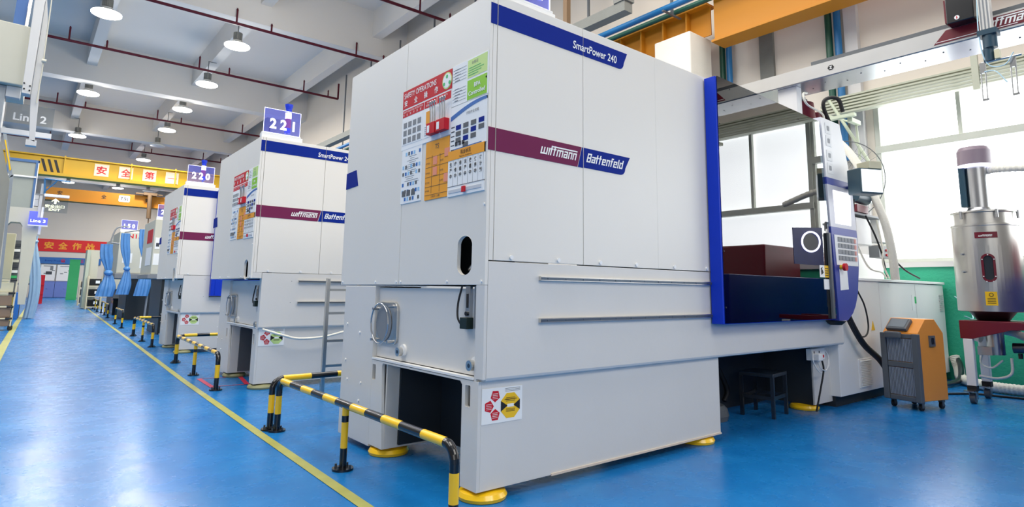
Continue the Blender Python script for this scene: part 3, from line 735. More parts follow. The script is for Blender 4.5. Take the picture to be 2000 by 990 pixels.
MB().cyl((3.9, -.06, .815), (3.9, -.06, .78), .09, 0, 20, r2=.05).build('panel_foot', RUBBER, cp)
# small operator pendant hung on the panel
pd = empty('robot_pendant', (4.15, -.36, 2.0), 'dark framed teach pendant with white screen hung beside the control panel', 'pendant', rz=-.45)
o = MB().box(-.13, .12, .0, .16, -.02, .22).build('body', mat('pendant_grey', (70, 92, 100), .4), pd, bevel=.01)
MB().box(-.115, .105, -.008, 0, -.005, .205).build('screen', glow('pendant_screen', (240, 246, 248), 1.1), pd)
MB().box(-.02, .12, .0, .15, .222, .29).build('bracket', BEIGE, pd, bevel=.004)
MB().box(-.03, .03, .16, .30, .05, .09).build('mounting_arm', DGREY, pd)

# ---- injection unit end: second pedestal, cabinets
MB().box(3.86, 4.25, .15, .17, .05, .585).box(3.86, 3.88, .171, 1.2, .05, .585).build('second_pedestal', PAINT2, mA, bevel=.003)
MB().box(2.17, 3.85, .62, .64, .03, .585).box(3.85, 3.858, .165, 1.2, .05, .585).build('rear_shade_sheet', DARK, mA)  # dark sheets standing for shade under the bed and on the pedestal side
mb = MB().box(4.20, 5.27, .06, 1.5, .10, 1.195).box(5.275, 6.35, .06, 1.5, .10, 1.19).box(6.355, 7.36, .06, 1.5, .10, 1.19)
cab = mb.build('cabinet_body', WHITE, mA, bevel=.006)
MB().box(4.19, 7.37, .04, 1.5, 1.195, 1.225).build('cabinet_top', WHITE, mA, bevel=.004)
MB().box(4.22, 7.30, .12, 1.4, .0, .10).build('gap_shade_block', DARK, mA)  # dark block standing for the shadow in the gap under the cabinets
mb = MB().ppoly(Pl((0,.06,0),(1,0,0),(0,0,1)), rrect(4.62, 4.93, .14, .42, .01), 0, .01, 0)
for i in range(16): mb.pbox(Pl((0,.06,0),(1,0,0),(0,0,1)), 4.65, 4.90, .155+i*.016, .162+i*.016, .01, .022, 0)
mb.build('vent_grille', WHITE, mA)
mb = MB()
for i in range(9): mb.pbox(Pl((0,.06,0),(1,0,0),(0,0,1)), 7.17, 7.30, .86+i*.024, .872+i*.024, 0, .012, 0)
mb.build('vent_grille', PAINT3, mA)
PW = Pl((0,.06,0),(1,0,0),(0,0,1))
MB().ppoly(PW, [(5.0, .69), (5.09, .69), (5.045, .785)], 0, .003).build('warning_triangle', YELLOW, mA, label='yellow warning triangle')
MB().pbox(PW, 6.22, 6.30, .88, 1.06, 0, .003, 0).pbox(PW, 6.30, 6.36, .96, 1.04, 0, .003, 1).build('cabinet_sticker', [PAPER, GREENB], mA)
# injection carriage on top of the bed end
mb = MB().box(4.5, 6.7, .5, 1.3, 1.23, 1.55).box(4.55, 5.6, .45, 1.2, 1.55, 2.05)
mb.build('injection_cover', WHITE, mA, bevel=.02)
MB().box(5.0, 5.95, .18, .75, 1.925, 1.95).build('shelf', GREY, mA, bevel=.004)
MB().box(5.16, 5.56, .2, .44, 1.60, 1.90).build('electrical_box', WHITE, mA, bevel=.01)
MB().box(5.80, 6.16, .2, .44, 1.66, 1.94).build('electrical_box', WHITE, mA, bevel=.01)
mb = MB().box(5.72, 6.12, .19, .3, 1.48, 1.62, 0)
for i in range(4):
    for k in range(2): mb.cyl((5.92+i*.05, .19, 1.515+k*.055), (5.92+i*.05, .178, 1.515+k*.055), .014, 1, 10)
mb.build('socket_panel', [GREY, RED], mA)
MB().cyl((5.14, .2, 2.13), (5.46, .2, 2.12), .065, 0, 20).cyl((5.46, .2, 2.12), (5.70, .2, 2.11), .025, 1, 12).build('motor', [TEAL, STEEL], mA)
MB().box(5.14, 5.44, .17, .3, 1.955, 2.04).build('hydraulic_block', WINE, mA, bevel=.005)
MB().box(3.95, 4.40, .14, .40, 2.60, 2.70).cyl((4.06, .22, 2.70), (4.06, .22, 2.95), .14, 0, 28, r2=.12).cyl((4.36, .22, 2.70), (4.36, .22, 2.9), .13, 0, 28, r2=.11).build('material_loader', WINE, mA)
MB().cyl((4.06, .2, 2.95), (4.06, .2, 3.02), .03, 0, 12).cyl((3.99, .2, 3.0), (4.13, .2, 3.0), .02, 0, 10).build('loader_valve', DSTEEL, mA)

# ================================================================== ROBOT over machine A
rb = empty('pick_up_robot', (3.9, .6, 2.6), 'white overhead beam robot with maroon name plate and hanging grippers', 'robot')
R0 = Vector((-3.9, -.6, -2.6))
mb = MB(R0).box(3.70, 3.72, -4.6, 1.9, 3.055, 3.185, 0).box(3.72, 4.12, -4.6, 1.9, 3.05, 3.07, 1).box(4.10, 4.12, -4.6, 1.9, 3.07, 3.185, 0).box(3.72, 4.10, -4.6, 1.9, 3.165, 3.185, 0)
mb.build('beam', [mat('robot_beam_paint', (205, 203, 197), .5), mat('beam_underside', (205, 208, 212), .25, .6, var=.08, scale=2)], rb)
MB(R0).box(3.74, 3.84, -4.6, -.05, 3.19, 3.235).build('cable_track', DGREY, rb)
RX = Pl((3.70, 0, 0), (0,-1,0), (0,0,1))
mb = MB(R0)
mb.ppoly(RX, [(1.06, 3.07), (3.2, 3.07), (3.2, 3.17), (1.15, 3.17)], 0, .003, 0)
mb.ppoly(RX, [(1.075, 3.082), (1.36, 3.082), (1.365, 3.087), (1.08, 3.087)], 0, .004, 1)
square_word(mb, RX, 'wittmann', 1.37, 3.092, .36, .005, 1, bar=True, hs=.95)
mb.ppoly(RX, [(1.36, 3.078), (1.60, 3.078), (1.605, 3.083), (1.365, 3.083)], 0, .004, 1)
mb.build('name_plate', [WINE, PAPER], rb)
mb = MB(R0)
mb.ppoly(RX, [(.245+.03*math.cos(t), 3.118+.026*math.sin(t)) for t in [PI/3*i for i in range(6)]], 0, .002, 0)
mb.text(RX, 'Z', .245, 3.105, .026, .004, 1, align='C', bold=.04)
mb.build('logo', [INK2, PAPER], rb)
mb = MB(R0)
for i in range(14): mb.cyl((3.86+.1*(i % 2), .2-i*.16, 3.05), (3.86+.1*(i % 2), .2-i*.16, 3.046), .006, 0, 6)
mb.build('screw', INK, rb)
MB(R0).box(3.76, 3.86, .11, .3, 2.601, 3.05).box(3.78, 4.05, 1.2, 1.45, 2.6, 3.05).box(3.8, 4.03, .3, 1.2, 2.62, 2.70).build('support_post', WHITE, rb, bevel=.006)
MB(R0).add([(4.05, -1.0, 3.05), (4.25, -1.0, 3.05), (4.05, -1.12, 2.93), (4.07, -1.0, 3.05), (4.27, -1.0, 3.05), (4.07, -1.12, 2.93)], [(0,1,2), (3,5,4), (0,3,4,1), (1,4,5,2), (2,5,3,0)]) if False else None
o = MB(R0).box(3.58, 3.70, -1.37, -1.19, 3.17, 3.40).build('carriage', BLACK, rb, bevel=.006)
MB(R0).box(3.60, 3.69, -1.187, -1.175, 3.19, 3.38).build('carriage_cover', WINE, o)
PC = Pl((3.58, 0, 0), (0,-1,0), (0,0,1))
mb = MB(R0).ppoly(PC, [(1.26+.017*math.cos(t), 3.205+.017*math.sin(t)) for t in [PI/8*i for i in range(16)]], .0, .003, 0).pbox(PC, 1.257, 1.263, 3.199, 3.216, .003, .004, 1)
mb.ppoly(PC, [(1.252, 3.202), (1.268, 3.202), (1.26, 3.193)], .003, .004, 1)
mb.build('arrow_sticker', [PAPER, RED], o)
mb = MB(R0).box(3.56, 3.64, -1.47, -1.40, 3.02, 3.9, 0)
for i in range(3): mb.box(3.555, 3.56, -1.46+i*.022, -1.452+i*.022, 3.02, 3.9, 1)
arm = mb.build('vertical_arm', [PAINT, GREY], rb)
mb = MB(R0).cyl((3.60, -1.445, 3.02), (3.60, -1.445, 2.90), .045, 0, 18).cyl((3.60, -1.43, 2.90), (3.60, -1.43, 2.80), .035, 0, 16).box(3.55, 3.66, -1.50, -1.38, 3.0, 3.04, 0).box(3.56, 3.62, -1.50, -1.47, 2.80, 2.87, 1)
mb.build('wrist', [TEAL, BEIGE], arm)
for y0 in (-1.40, -1.58):
    mb = MB(R0)
    for dy in (0, .028):
        mb.tube([(3.60, y0+dy, 2.80), (3.60, y0+dy+.004, 2.52)], .0045, 0, 8)
    mb.box(3.593, 3.607, y0-.006, y0+.034, 2.505, 2.52).box(3.59, 3.61, y0-.004, y0+.032, 2.72, 2.80)
    mb.build('gripper_finger', STEEL, arm)
MB(R0).tube([(3.60, -1.38, 2.80), (3.60, -1.62, 2.80)], .008, 0, 8).build('gripper_bar', STEEL, arm)
HC = mat('pale_air_hose', (190, 225, 240), .3)
MB(R0).tube(smoothpath([(3.58, -1.40, 3.4), (3.56, -1.39, 3.0), (3.58, -1.42, 2.78), (3.57, -1.52, 2.74), (3.57, -1.58, 2.82)], 6), .004, 0, 6).build('air_hose', HC, arm)
MB(R0).tube(smoothpath([(3.57, -1.40, 2.72), (3.55, -1.47, 2.70), (3.55, -1.53, 2.60)], 6), .004, 0, 6).build('air_hose', HC, arm)
# hoses rising to the loader
cable('hose_bundle', [(4.36, .04, 2.68), (4.30, .10, 2.95), (4.34, .07, 3.04), (4.42, .0, 3.03), (4.46, -.02, 2.9)], .02, RUBBER, 'black hose bundle arching over the maroon loader')
cable('white_hose_loop', [(3.84, .05, 2.98), (3.70, .02, 2.93), (3.72, .0, 2.83), (3.95, -.03, 2.78), (4.02, -.02, 2.72)], .010, HOSE, 'thin white hose curling round the maroon loader', 'hose')
cable('conveying_hose', [(5.5, .54, 2.98), (5.5, .508, 2.906), (5.5, .347, 2.69), (5.5, .199, 2.394), (5.5, .109, 2.117), (5.5, .024, 1.82), (5.5, -.02, 1.477), (5.5, -.03, 1.22)], .045, HOSE, 'thick white conveying hose sweeping down behind the control panel', 'hose', ridge=0)
cable('control_cable', [(4.38, -.1, 1.98), (4.42, -.05, 1.6), (4.50, .0, 1.2), (4.66, -.02, .95), (4.72, -.02, .74), (4.60, -.03, .65), (4.42, -.02, .68), (4.30, -.02, .80)], .008, RUBBER, 'thin black cable looping down from pendant to panel')
cable('thick_black_cable', [(4.30, .02, .95), (4.36, .0, .80), (4.55, -.03, .58), (4.85, -.05, .42), (5.0, -.06, .30)], .03, RUBBER, 'thick black cable running down beside the control panel')
for k, (pts, col) in enumerate((([(5.3, .15, 1.92), (5.45, .12, 1.7), (5.6, .12, 1.5), (5.7, .12, 1.25)], RUBBER), ([(5.6, .15, 1.9), (5.62, .12, 1.6), (5.55, .1, 1.4), (5.7, .1, 1.24)], HOSE),
      ([(5.95, .15, 1.5), (6.2, .1, 1.35), (6.6, .08, 1.26)], RUBBER), ([(5.0, .15, 1.6), (5.2, .12, 1.35), (5.5, .1, 1.3), (5.62, .1, 1.24)], HOSE))):
    cable('control_wire', pts, .010, col, ('black wire from the shelf to the cabinet top', 'white wire hanging by the left electrical box', 'black wire leaving the red sockets to the right', 'white wire slanting low across the injection unit')[k], 'cable')

# power strip under the bed with its leads
ps = empty('power_strip', (3.85, .14, .49), 'white power strip with sockets and coiled leads under the machine bed', 'power strip')
mb = MB().box(-.13, .13, -.05, 0, -.03, .07, 0)
for i in range(2):
    for k in range(2): mb.box(-.09+i*.10, -.075+i*.10, -.052, -.05, -.01+k*.04, .01+k*.04, 1)
mb.box(.085, .11, -.053, -.05, -.015, .01, 2)
mb.build('body', [WHITE, INK2, RED], ps, bevel=.006)
MB().box(-.12, -.04, -.11, -.052, -.03, .03).build('plug', WHITE, ps, bevel=.006)
MB().tube(smoothpath([(-.13, -.06, .04), (-.14, -.07, -.05), (-.02, -.07, -.14), (.14, -.07, -.10), (.17, -.06, .0), (.13, -.05, .05)], 6), .005, 0, 6).tube(smoothpath([(-.08, -.08, -.03), (-.05, -.09, -.10), (.08, -.08, -.12), (.15, -.07, -.03)], 6), .005, 0, 6).build('lead', WHITE, ps)
MB().tube(smoothpath([(.02, -.07, -.03), (.02, -.08, -.12), (-.06, -.08, -.28), (-.12, -.06, -.47)], 6), .008, 0, 6).build('black_lead', RUBBER, ps)
# black stool under the bed
st = empty('metal_stool', (3.33, .35, 0), 'dark square metal stool under the machine bed', 'stool', rz=.15)
MB().box(-.17, .17, -.15, .15, .34, .37).build('seat', DSTEEL, st, bevel=.004)
for x in (-.155, .155):
    for y in (-.135, .135): MB().box(x-.014, x+.014, y-.014, y+.014, 0, .34).build('leg', DSTEEL, st)
MB().box(-.15, .15, -.14, -.13, .15, .18).box(-.15, .15, .13, .14, .15, .18).box(-.16, -.15, -.13, .13, .15, .18).box(.15, .16, -.13, .13, .15, .18).build('stretcher', DSTEEL, st)
MB().revolve((2.75, .55, 0), [(.17, 0), (.18, .04), (.17, .09), (.14, .12)], 0, 24).build('drip_pan', DGREY)
tag(bpy.data.objects['drip_pan'], 'round dark pan on the floor beneath the machine', 'pan')
for k, p in enumerate(([(2.9, .6, .6), (3.0, .62, .45), (3.15, .6, .2), (3.1, .6, .1)], [(3.1, .7, .6), (2.95, .68, .3), (2.85, .6, .12)], [(3.35, .8, .6), (3.3, .8, .4), (3.4, .8, .1)])):
    cable('hydraulic_hose', p, .022, RUBBER, 'black hydraulic hose hanging under the machine bed', 'hose', group='black hoses below the bed')

# ================================================================== BARRIERS
def barrier(ends, h, label, mids=(), r=.023, stripe=.14, off=.07, posts=True, alt=0):
    (ax, ay), (bx, by) = ends
    root = empty('guard_barrier', (ax, ay, 0), label, 'barrier', 'black and yellow tube barriers along the aisle')
    A, B = Vector((0, 0, 0)), Vector((bx-ax, by-ay, 0)); d = (B-A).normalized(); rb_ = .075
    L_ = (B-A).length
    pts = []
    def seg(p, q):
        n_ = max(2, int((q-p).length/.018)); return [p+(q-p)*i/n_ for i in range(n_)]
    up = Vector((0,0,1))
    pts += seg(A+up*.012, A+up*(h-rb_))
    for i in range(7):
        t = PI/2*i/7; pts.append(A+d*(rb_-rb_*math.cos(t))+up*(h-rb_+rb_*math.sin(t)))
    pts += seg(A+d*rb_+up*h, B-d*rb_+up*h)
    for i in range(7):
        t = PI/2*i/7; pts.append(B-d*(rb_-rb_*math.sin(t))+up*(h-rb_+rb_*math.cos(t)))
    pts += seg(B+up*(h-rb_), B+up*.012); pts.append(B+up*.012)
    T = sum((pts[i+1]-pts[i]).length for i in range(len(pts)-1)); e0 = h+.03
    ns_ = max(3, int(round((T-2*e0)/.22)) | 1)
    def band_(q):
        q = min(q, T-q)
        if q < .12: return 0
        if q < .235: return 1
        if q < e0: return 0
        return 1-int((q-e0)/((T-2*e0)/ns_)) % 2
    def band_m(q): return 0 if q < .11 or .25 < q < .285 else 1
    MB().tube(pts, r, 0, 16, stripe=band_).build('rail', [BLACK, YELLOW], root)
    for t in mids:
        p = A+d*t
        MB().tube(seg(p+up*.012, p+up*(h-.005))+[p+up*(h-.005)], r*.9, 0, 14, stripe=band_m).build('post', [BLACK, YELLOW], root)
    for t in [0, L_]+list(mids):
        p = A+d*t
        fp = MB().cyl(p, p+up*.012, .062, 0, 24).build('foot_plate', BLACK, root)
        m_ = MB()
        for k in range(4):
            q = p+Vector((math.cos(k*PI/2+.6), math.sin(k*PI/2+.6), 0))*.047
            m_.cyl(q+up*.012, q+up*.03, .007, 0, 8)
        m_.build('bolt', DSTEEL, fp)
    return root
barrier([(-.281, -.19), (-.274, 2.192)], .365, 'black and yellow barrier right in front of the nearest machine', (1.18,))
barrier([(-.30, 2.27), (.95, 2.33)], .365, 'barrier running inwards behind the nearest machine, from the aisle corner')
barrier([(-.192, 4.376), (-.091, 7.079)], .365, 'three-post barrier in front of machine 221', (1.29,))
barrier([(-.07, 7.16), (.9, 7.2)], .365, 'barrier running inwards between machines 221 and 220')
barrier([(.009, 9.744), (.072, 12.58)], .38, 'three-post barrier in front of machine 220', (1.32,))
barrier([(.10, 12.7), (.9, 12.72)], .38, 'barrier running inwards beyond machine 220')
barrier([(.184, 15.48), (.241, 17.44)], .43, 'short two-post barrier beside the black machine base')
barrier([(.42, 21.26), (.62, 25.69)], .43, 'three-post barrier below the tied blue curtains', (2.1,))
barrier([(.579, 26.8), (.731, 30.6)], .45, 'farthest small three-post barrier by the black bins', (1.9,))

# ladder and hose by machine 221
ld = empty('ladder', (.62, 3.6, 0), 'aluminium ladder leaning against the side of machine 221', 'ladder')
mb = MB()
for dx in (0, .34): mb.box(dx-.02, dx+.02, .0, .03, 0, 1.15)
mb.build('side_rail', STEELW, ld, bevel=.003)
for z in (.25, .50, .78, 1.02): MB().box(.021, .319, .0, .03, z, z+.025).build('rung', STEELW, ld)
cable('sagging_hose', [(.15, 4.13, .615), (.35, 4.09, .55), (.52, 4.08, .51), (.8, 4.08, .52), (1.1, 4.09, .58), (1.5, 4.10, .62)], .013, HOSE, 'grey hose sagging along the side of machine 221', 'hose')
# blue door of machine 220 and the back edge
mb = MB().box(.50, .56, -.10, -.0, .90, 2.64).box(.561, 1.6, -.10, -.06, .90, 2.64)
mb.build('safety_door', BLUE, mC, bevel=.004, label='blue sliding door')

# ================================================================== TEMPERATURE CONTROLLER
tcq = empty('temperature_controller', (4.72, -.13, 0), 'orange and dark grey temperature control unit on castors', 'temperature controller', rz=-.26)
w, dp, H = .36, .40, .78   # front spans local -Y (width), depth +X
FPl = Pl((0, 0, 0), (0,-1,0), (0,0,1))
body = MB()
prof = [(0.012, .08), (dp, .08), (dp, .66), (dp-.12, .785), (.14, .785), (.012, .66)]
prof = [(x, z*1.06) for x, z in prof]; n_ = len(prof)
body.add([(x, -.012, z) for x, z in prof]+[(x, -w+.012, z) for x, z in prof], [tuple(range(n_)), tuple(range(n_, 2*n_))[::-1]]+[(i, i+n_, (i+1) % n_+n_, (i+1) % n_) for i in range(n_)])
body.build('case', ORANGE2, tcq, bevel=.006)
mb = MB()
for a0, a1 in ((0, .055), (w-.055, w)): mb.pbox(FPl, a0, a1, .075, .695, -.03, .02, 0)
for z0, z1 in ((.075, .12), (.38, .43), (.65, .69)): mb.pbox(FPl, .056, w-.056, z0, z1, -.02, .012, 0)
mb.pbox(FPl, .056, w-.056, .121, .649, -.03, -.015, 1)
mb.build('front_frame', [DGREY, GREY], tcq, bevel=.006)
mb = MB()
for b0, b1 in ((.125, .375), (.435, .645)):
    for i in range(17): mb.pbox(FPl, .062+i*.0145, .070+i*.0145, b0, b1, -.0145, .008, 0)
mb.build('grille', [mat('grille_grey', (138, 146, 158), .4)], tcq)
SL = Pl((0.012, 0, .70), (0,-1,0), Vector((.128, 0, .125)).normalized())
o = MB().pbox(SL, .05, .25, .015, .15, 0, .04).build('display_housing', DGREY, tcq, bevel=.008)
MB().pbox(SL, .07, .23, .035, .14, .041, .043).build('display', mat('display_glass', (120, 130, 138), .15), o)
MB().pbox(FPl, .06, .22, .645, .71, .012, .05).build('handle_cover', DGREY, tcq, bevel=.015)
MB().box(.17, .25, -w-.002, -w+.012, .58, .68, 0).box(.19, .23, -w-.004, -w-.002, .60, .66, 1).build('side_handle', [DGREY, BLACK], tcq)
for x in (.05, dp-.05):
    for y in (-.05, -w+.05):
        c_ = MB().box(x-.02, x+.02, y-.02, y+.02, .062, .08).box(x-.015, x+.015, y+.013, y+.018, .025, .063).box(x-.015, x+.015, y-.018, y-.013, .025, .063).build('caster', DGREY, tcq)
        MB().cyl((x, y-.012, .03), (x, y+.012, .03), .0295, 0, 16).build('wheel', RUBBER, c_)

# ================================================================== MATERIAL DRYER
dr = empty('material_dryer', (5.86, -.78, 0), 'stainless steel hopper dryer on a wheeled maroon and white stand', 'hopper dryer', rz=0)
MB().revolve((0,0,0), [(.08, .74), (.20, .90)], 0, 36).build('outlet_cone', DSTEEL, dr)
tank = MB().revolve((0,0,0), [(.27, .90), (.288, .905), (.288, 1.76), (.292, 1.765), (.292, 1.785), (.25, 1.79)], 0, 48).build('tank', STEELW, dr)
MB().revolve((0,0,0), [(.255, 1.79), (.255, 1.90), (.285, 1.905), (.285, 1.92), (.1, 1.93)], 0, 48).build('lid', STEELW, dr)
MB().revolve((.0,.02,0), [(.13, 1.93), (.12, 1.95), (.105, 1.97), (.105, 2.42), (.0, 2.43)], 0, 32).build('loader_cylinder', STEEL, dr)
hd = MB().revolve((0,.03,0), [(.105, 2.42), (.15, 2.425), (.15, 2.58), (.13, 2.62), (.05, 2.635)], 0, 32).build('motor_head', mat('plum_plastic', (132, 118, 130), .35), dr)
MB().revolve((0,.03,0), [(.152, 2.40), (.155, 2.405), (.155, 2.425), (.152, 2.43)], 0, 32).build('light_ring', RING, hd)
MB().box(-.10, .0, .10, .16, 1.98, 2.41).build('control_cover', TEAL, dr, bevel=.01)
dirv = Vector((-(5.86+1.84), -( -.78+2.53), 0)).normalized()     # faces the aisle
fr_ = -dirv; rt = Vector((0,0,1)).cross(dirv)
def on_tank(a, z, extra=0): # a metres along the curved front
    t = a/.288
    v = dirv*math.cos(t)+rt*math.sin(t)
    return v*(.288+extra)+Vector((0,0,z))
def tank_patch(mb, pts, e0, e1, m):
    n_ = len(pts); mb.add([on_tank(a, z, e1) for a, z in pts], [tuple(range(n_))], m)
def tank_grid(mb, a0, a1, z0, z1, e, m, n_=8):
    for i in range(n_):
        p, q = a0+(a1-a0)*i/n_, a0+(a1-a0)*(i+1)/n_
        mb.add([on_tank(p, z0, e), on_tank(q, z0, e), on_tank(q, z1, e), on_tank(p, z1, e)], [(0,1,2,3)], m)
mb = MB(); tank_grid(mb, -.20, .25, 1.10, 1.56, .004, 0, 14); 
mb.build('door_panel', STEELW, tank)
mb = MB(); tank_grid(mb, -.085, .10, 1.635, 1.695, .005, 0, 8)
class TP:
    n = None
    def at(s, a, b, d=0): return on_tank(a, b, .004+d)
square_word(mb, TP(), 'wittmann', -.055, 1.648, .11, .003, 1, bar=True, hs=.95)
mb.build('name_plate', [WINE, PAPER], tank)
mb = MB()
stad = lambda w_, h_, cz: [(w_*math.cos(t)+.005, cz+(h_ if math.sin(t) >= 0 else -h_)+w_*math.sin(t)) for t in [2*PI*i/32 for i in range(32)]]
wn = MB(); s0, s1 = stad(.056, .085, 1.335), stad(.036, .085, 1.335)
wn.add([on_tank(a, z, .014) for a, z in s0]+[on_tank(a, z, .014) for a, z in s1]+[on_tank(a, z, .0) for a, z in s0], [(i,(i+1)%32,(i+1)%32+32,i+32) for i in range(32)]+[(i+64,(i+1)%32+64,(i+1)%32,i) for i in range(32)], 0)
wo = wn.build('sight_window', WINE, tank)
mb = MB().add([on_tank(a, z, .008) for a, z in s1], [tuple(range(32))]); 
pane = MB(); pane.add([on_tank(a, z, .008) for a, z in s1], [tuple(range(32))]); pane.build('sight_glass', DARK, wo)
mb = MB()
for a, z in ((.05, 1.25), (.05, 1.42), (-.04, 1.25), (-.04, 1.42), (.005, 1.465), (.03, 1.20), (-.02, 1.2)): mb.cyl(on_tank(a, z, .014), on_tank(a, z, .02), .006, 0, 8)
mb.build('bolt', PAPER, wo)
mb = MB(); tank_grid(mb, -.045, .05, .965, 1.10, .005, 0, 6)
for i in range(4): tank_grid(mb, -.03, .035, .985+i*.016, .99+i*.016, .006, 1, 3)
mb.tube([on_tank(.003+.016*math.cos(t), 1.07+.016*math.sin(t), .007) for t in [2*PI*i/14 for i in range(15)]], .0025, 1, 5)
mb.build('yellow_sticker', [YELLOW, INK2], tank)
mb = MB()
for z in (1.30, 1.48): mb.cyl(on_tank(-.21, z, 0), on_tank(-.21, z, .03), .012, 0, 8)
mb.build('latch', STEEL, tank)
mb = MB()
for t in (-.7, .4, 1.4):
    p = dirv*math.cos(t)+rt*math.sin(t); mb.cyl(p*.285+Vector((0,0,1.84)), p*.285+Vector((0,0,1.925)), .014, 0, 8)
mb.build('clamp', STEEL, dr)
# stand: maroon triangular bracket, white leg, castor
mb = MB()
G = Pl((-.30, .20, 0), (0,-1,0), (0,0,1))
for gx, in ((-.30,), (.28,)):
    G = Pl((gx, .22, 0), (0,-1,0), (0,0,1))
    mb.ppoly(G, [(0, .66), (.16, .66), (.62, .73), (.9, .73), (.9, .80), (0, .80)] if False else [(0, .63), (.10, .63), (.42, .73), (1.0, .755), (1.0, .80), (0, .80)], -.02, 0)
mb.box(-.30, .28, -.28, .22, .795, .81)
mb.build('stand_bracket', WINE, dr, bevel=.003)
MB().box(-.30, -.23, .12, .20, .17, .63).build('leg', WHITE, dr, bevel=.006)
MB().box(-.30, -.23, -.75, -.67, .17, .74).build('leg', WHITE, dr, bevel=.006)
MB().box(.20, .27, .12, .20, .17, .63).build('leg', WHITE, dr, bevel=.006)
for x, y in ((-.265, .16), (.235, .16), (-.265, -.71)):
    c_ = MB().box(x-.04, x+.04, y-.04, y+.04, .12, .17, 0).box(x-.03, x+.03, y+.025, y+.032, .04, .125, 1).box(x-.03, x+.03, y-.032, y-.025, .04, .125, 1).box(x-.09, x-.04, y-.03, y+.06, .115, .125, 1).build('caster', [RUBBER, STEEL], dr)
    MB().cyl((x-.01, y-.022, .05), (x-.01, y+.022, .05), .0495, 0, 24).cyl((x-.01, y-.024, .05), (x-.01, y+.024, .05), .02, 1, 12).build('wheel', [DGREY, STEEL], c_)
MB().cyl((0, 0, .74), (0, 0, .47), .075, 0, 24).box(-.16, .0, .0, .12, .47, .55, 1).build('discharge_box', [STEELW, STEELW], dr)
MB().tube(smoothpath([(.0, .12, .62), (.05, .25, .66), (.12, .2, .72), (.1, -.1, .70), (.05, -.3, .62)], 8), .04, 0, 12).build('discharge_hose', HOSE, dr)
MB().tube(smoothpath([(-.05, .1, .5), (-.08, .12, .38), (-.05, .04, .34), (-.02, -.05, .42)], 8), .01, 0, 8).tube(smoothpath([(-.25, .1, .27), (-.15, -.02, .25), (-.08, -.12, .3), (-.06, -.13, .45)], 8), .013, 0, 8).build('small_tube', HOSE, dr)
MB().cyl((-.05, -.15, .55), (-.05, -.45, .56), .05, 0, 14).cyl((-.05, -.2, .5), (-.05, -.2, .45), .02, 1, 10).cyl((-.12, -.3, .58), (.02, -.3, .58), .03, 0, 12).build('suction_pipe', [DSTEEL, BLACK], dr)
MB().tube(smoothpath([(.0, -.08, 2.36), (-.02, -.2, 2.36), (.0, -.45, 2.33), (.0, -.8, 2.22)], 10), .035, 0, 12, ridge=.12).build('suction_hose', HOSE, dr)
cable('floor_hose', [(7.35, .0, .30), (7.30, -.05, .16), (7.1, -.12, .07), (6.85, -.28, .06), (6.6, -.55, .06), (6.55, -.85, .06), (6.6, -1.3, .06)], .055, HOSE, 'thick ribbed white hose lying on the floor behind the dryer', 'hose', n=16, ridge=.1)
cable('floor_cable', [(5.6, .0, .012), (5.9, -.25, .012), (6.2, -.45, .012), (6.25, -.7, .012), (6.3, -1.1, .012), (6.3, -1.6, .012)], .011, RUBBER, 'black cable trailing across the floor under the dryer')
cable('black_floor_hose', [(7.35, -.03, .28), (7.2, -.1, .2), (6.9, -.15, .06), (6.4, -.1, .04), (5.7, -.05, .04)], .03, DSTEEL, 'dark grey hose curving down by the cabinet corner', 'hose')
cable('wall_air_line', [(7.40, -.05, 1.05), (7.3, -.2, .93), (6.7, -.4, .80), (6.0, -.5, .84)], .006, HC, 'thin pale air line crossing the green wall', 'hose')

# ================================================================== FAN AND BRACKET
fan = empty('wall_fan', (6.75, .98, 2.60), 'large wall fan with round wire guard beside the window', 'fan')
PF = Pl((0,0,0), (0,-1,0), (0,0,1))
mb = MB()
for r, d in ((.56, 0), (.42, .03), (.28, .05), (.14, .06)):
    mb.tube([PF.at(r*math.cos(t), r*math.sin(t), d) for t in [2*PI*i/48 for i in range(49)]], .006 if r > .5 else .002, 0, 6)
for i in range(36):
    t = 2*PI*i/36; mb.tube([PF.at(.06*math.cos(t), .06*math.sin(t), .06), PF.at(.28*math.cos(t), .28*math.sin(t), .05), PF.at(.56*math.cos(t), .56*math.sin(t), 0)], .0018, 0, 4)
mb.build('wire_guard', WIRE, fan)
MB().cyl((-.04, 0, 0), (.16, 0, 0), .09, 0, 24).build('motor', GREY, fan)
for q in range(3):
    t = q*2.094
    MB().ppoly(PF, [(.08*math.cos(t), .08*math.sin(t)), (.5*math.cos(t-.25), .5*math.sin(t-.25)), (.52*math.cos(t+.2), .52*math.sin(t+.2)), (.25*math.cos(t+.45), .25*math.sin(t+.45))], -.03, -.02).build('blade', mat('fan_blade', (150, 158, 158), .4), fan)
bk = empty('steel_bracket', (7.0, .9, 3.2), 'pale green steel wall bracket above the fan', 'bracket')
MB((-7.0, -.9, -3.2)).tube([(6.93, 1.15, 3.85), (6.93, .62, 2.75)], .022, 0, 8).box(6.7, 6.99, .76, .82, 3.40, 3.46).tube([(6.93, 1.15, 3.6), (6.93, .8, 3.42), (6.93, .78, 2.9)], .018, 0, 8).box(6.62, 6.7, .7, 1.3, 3.46, 3.50).build('brace', PALEMETAL, bk)

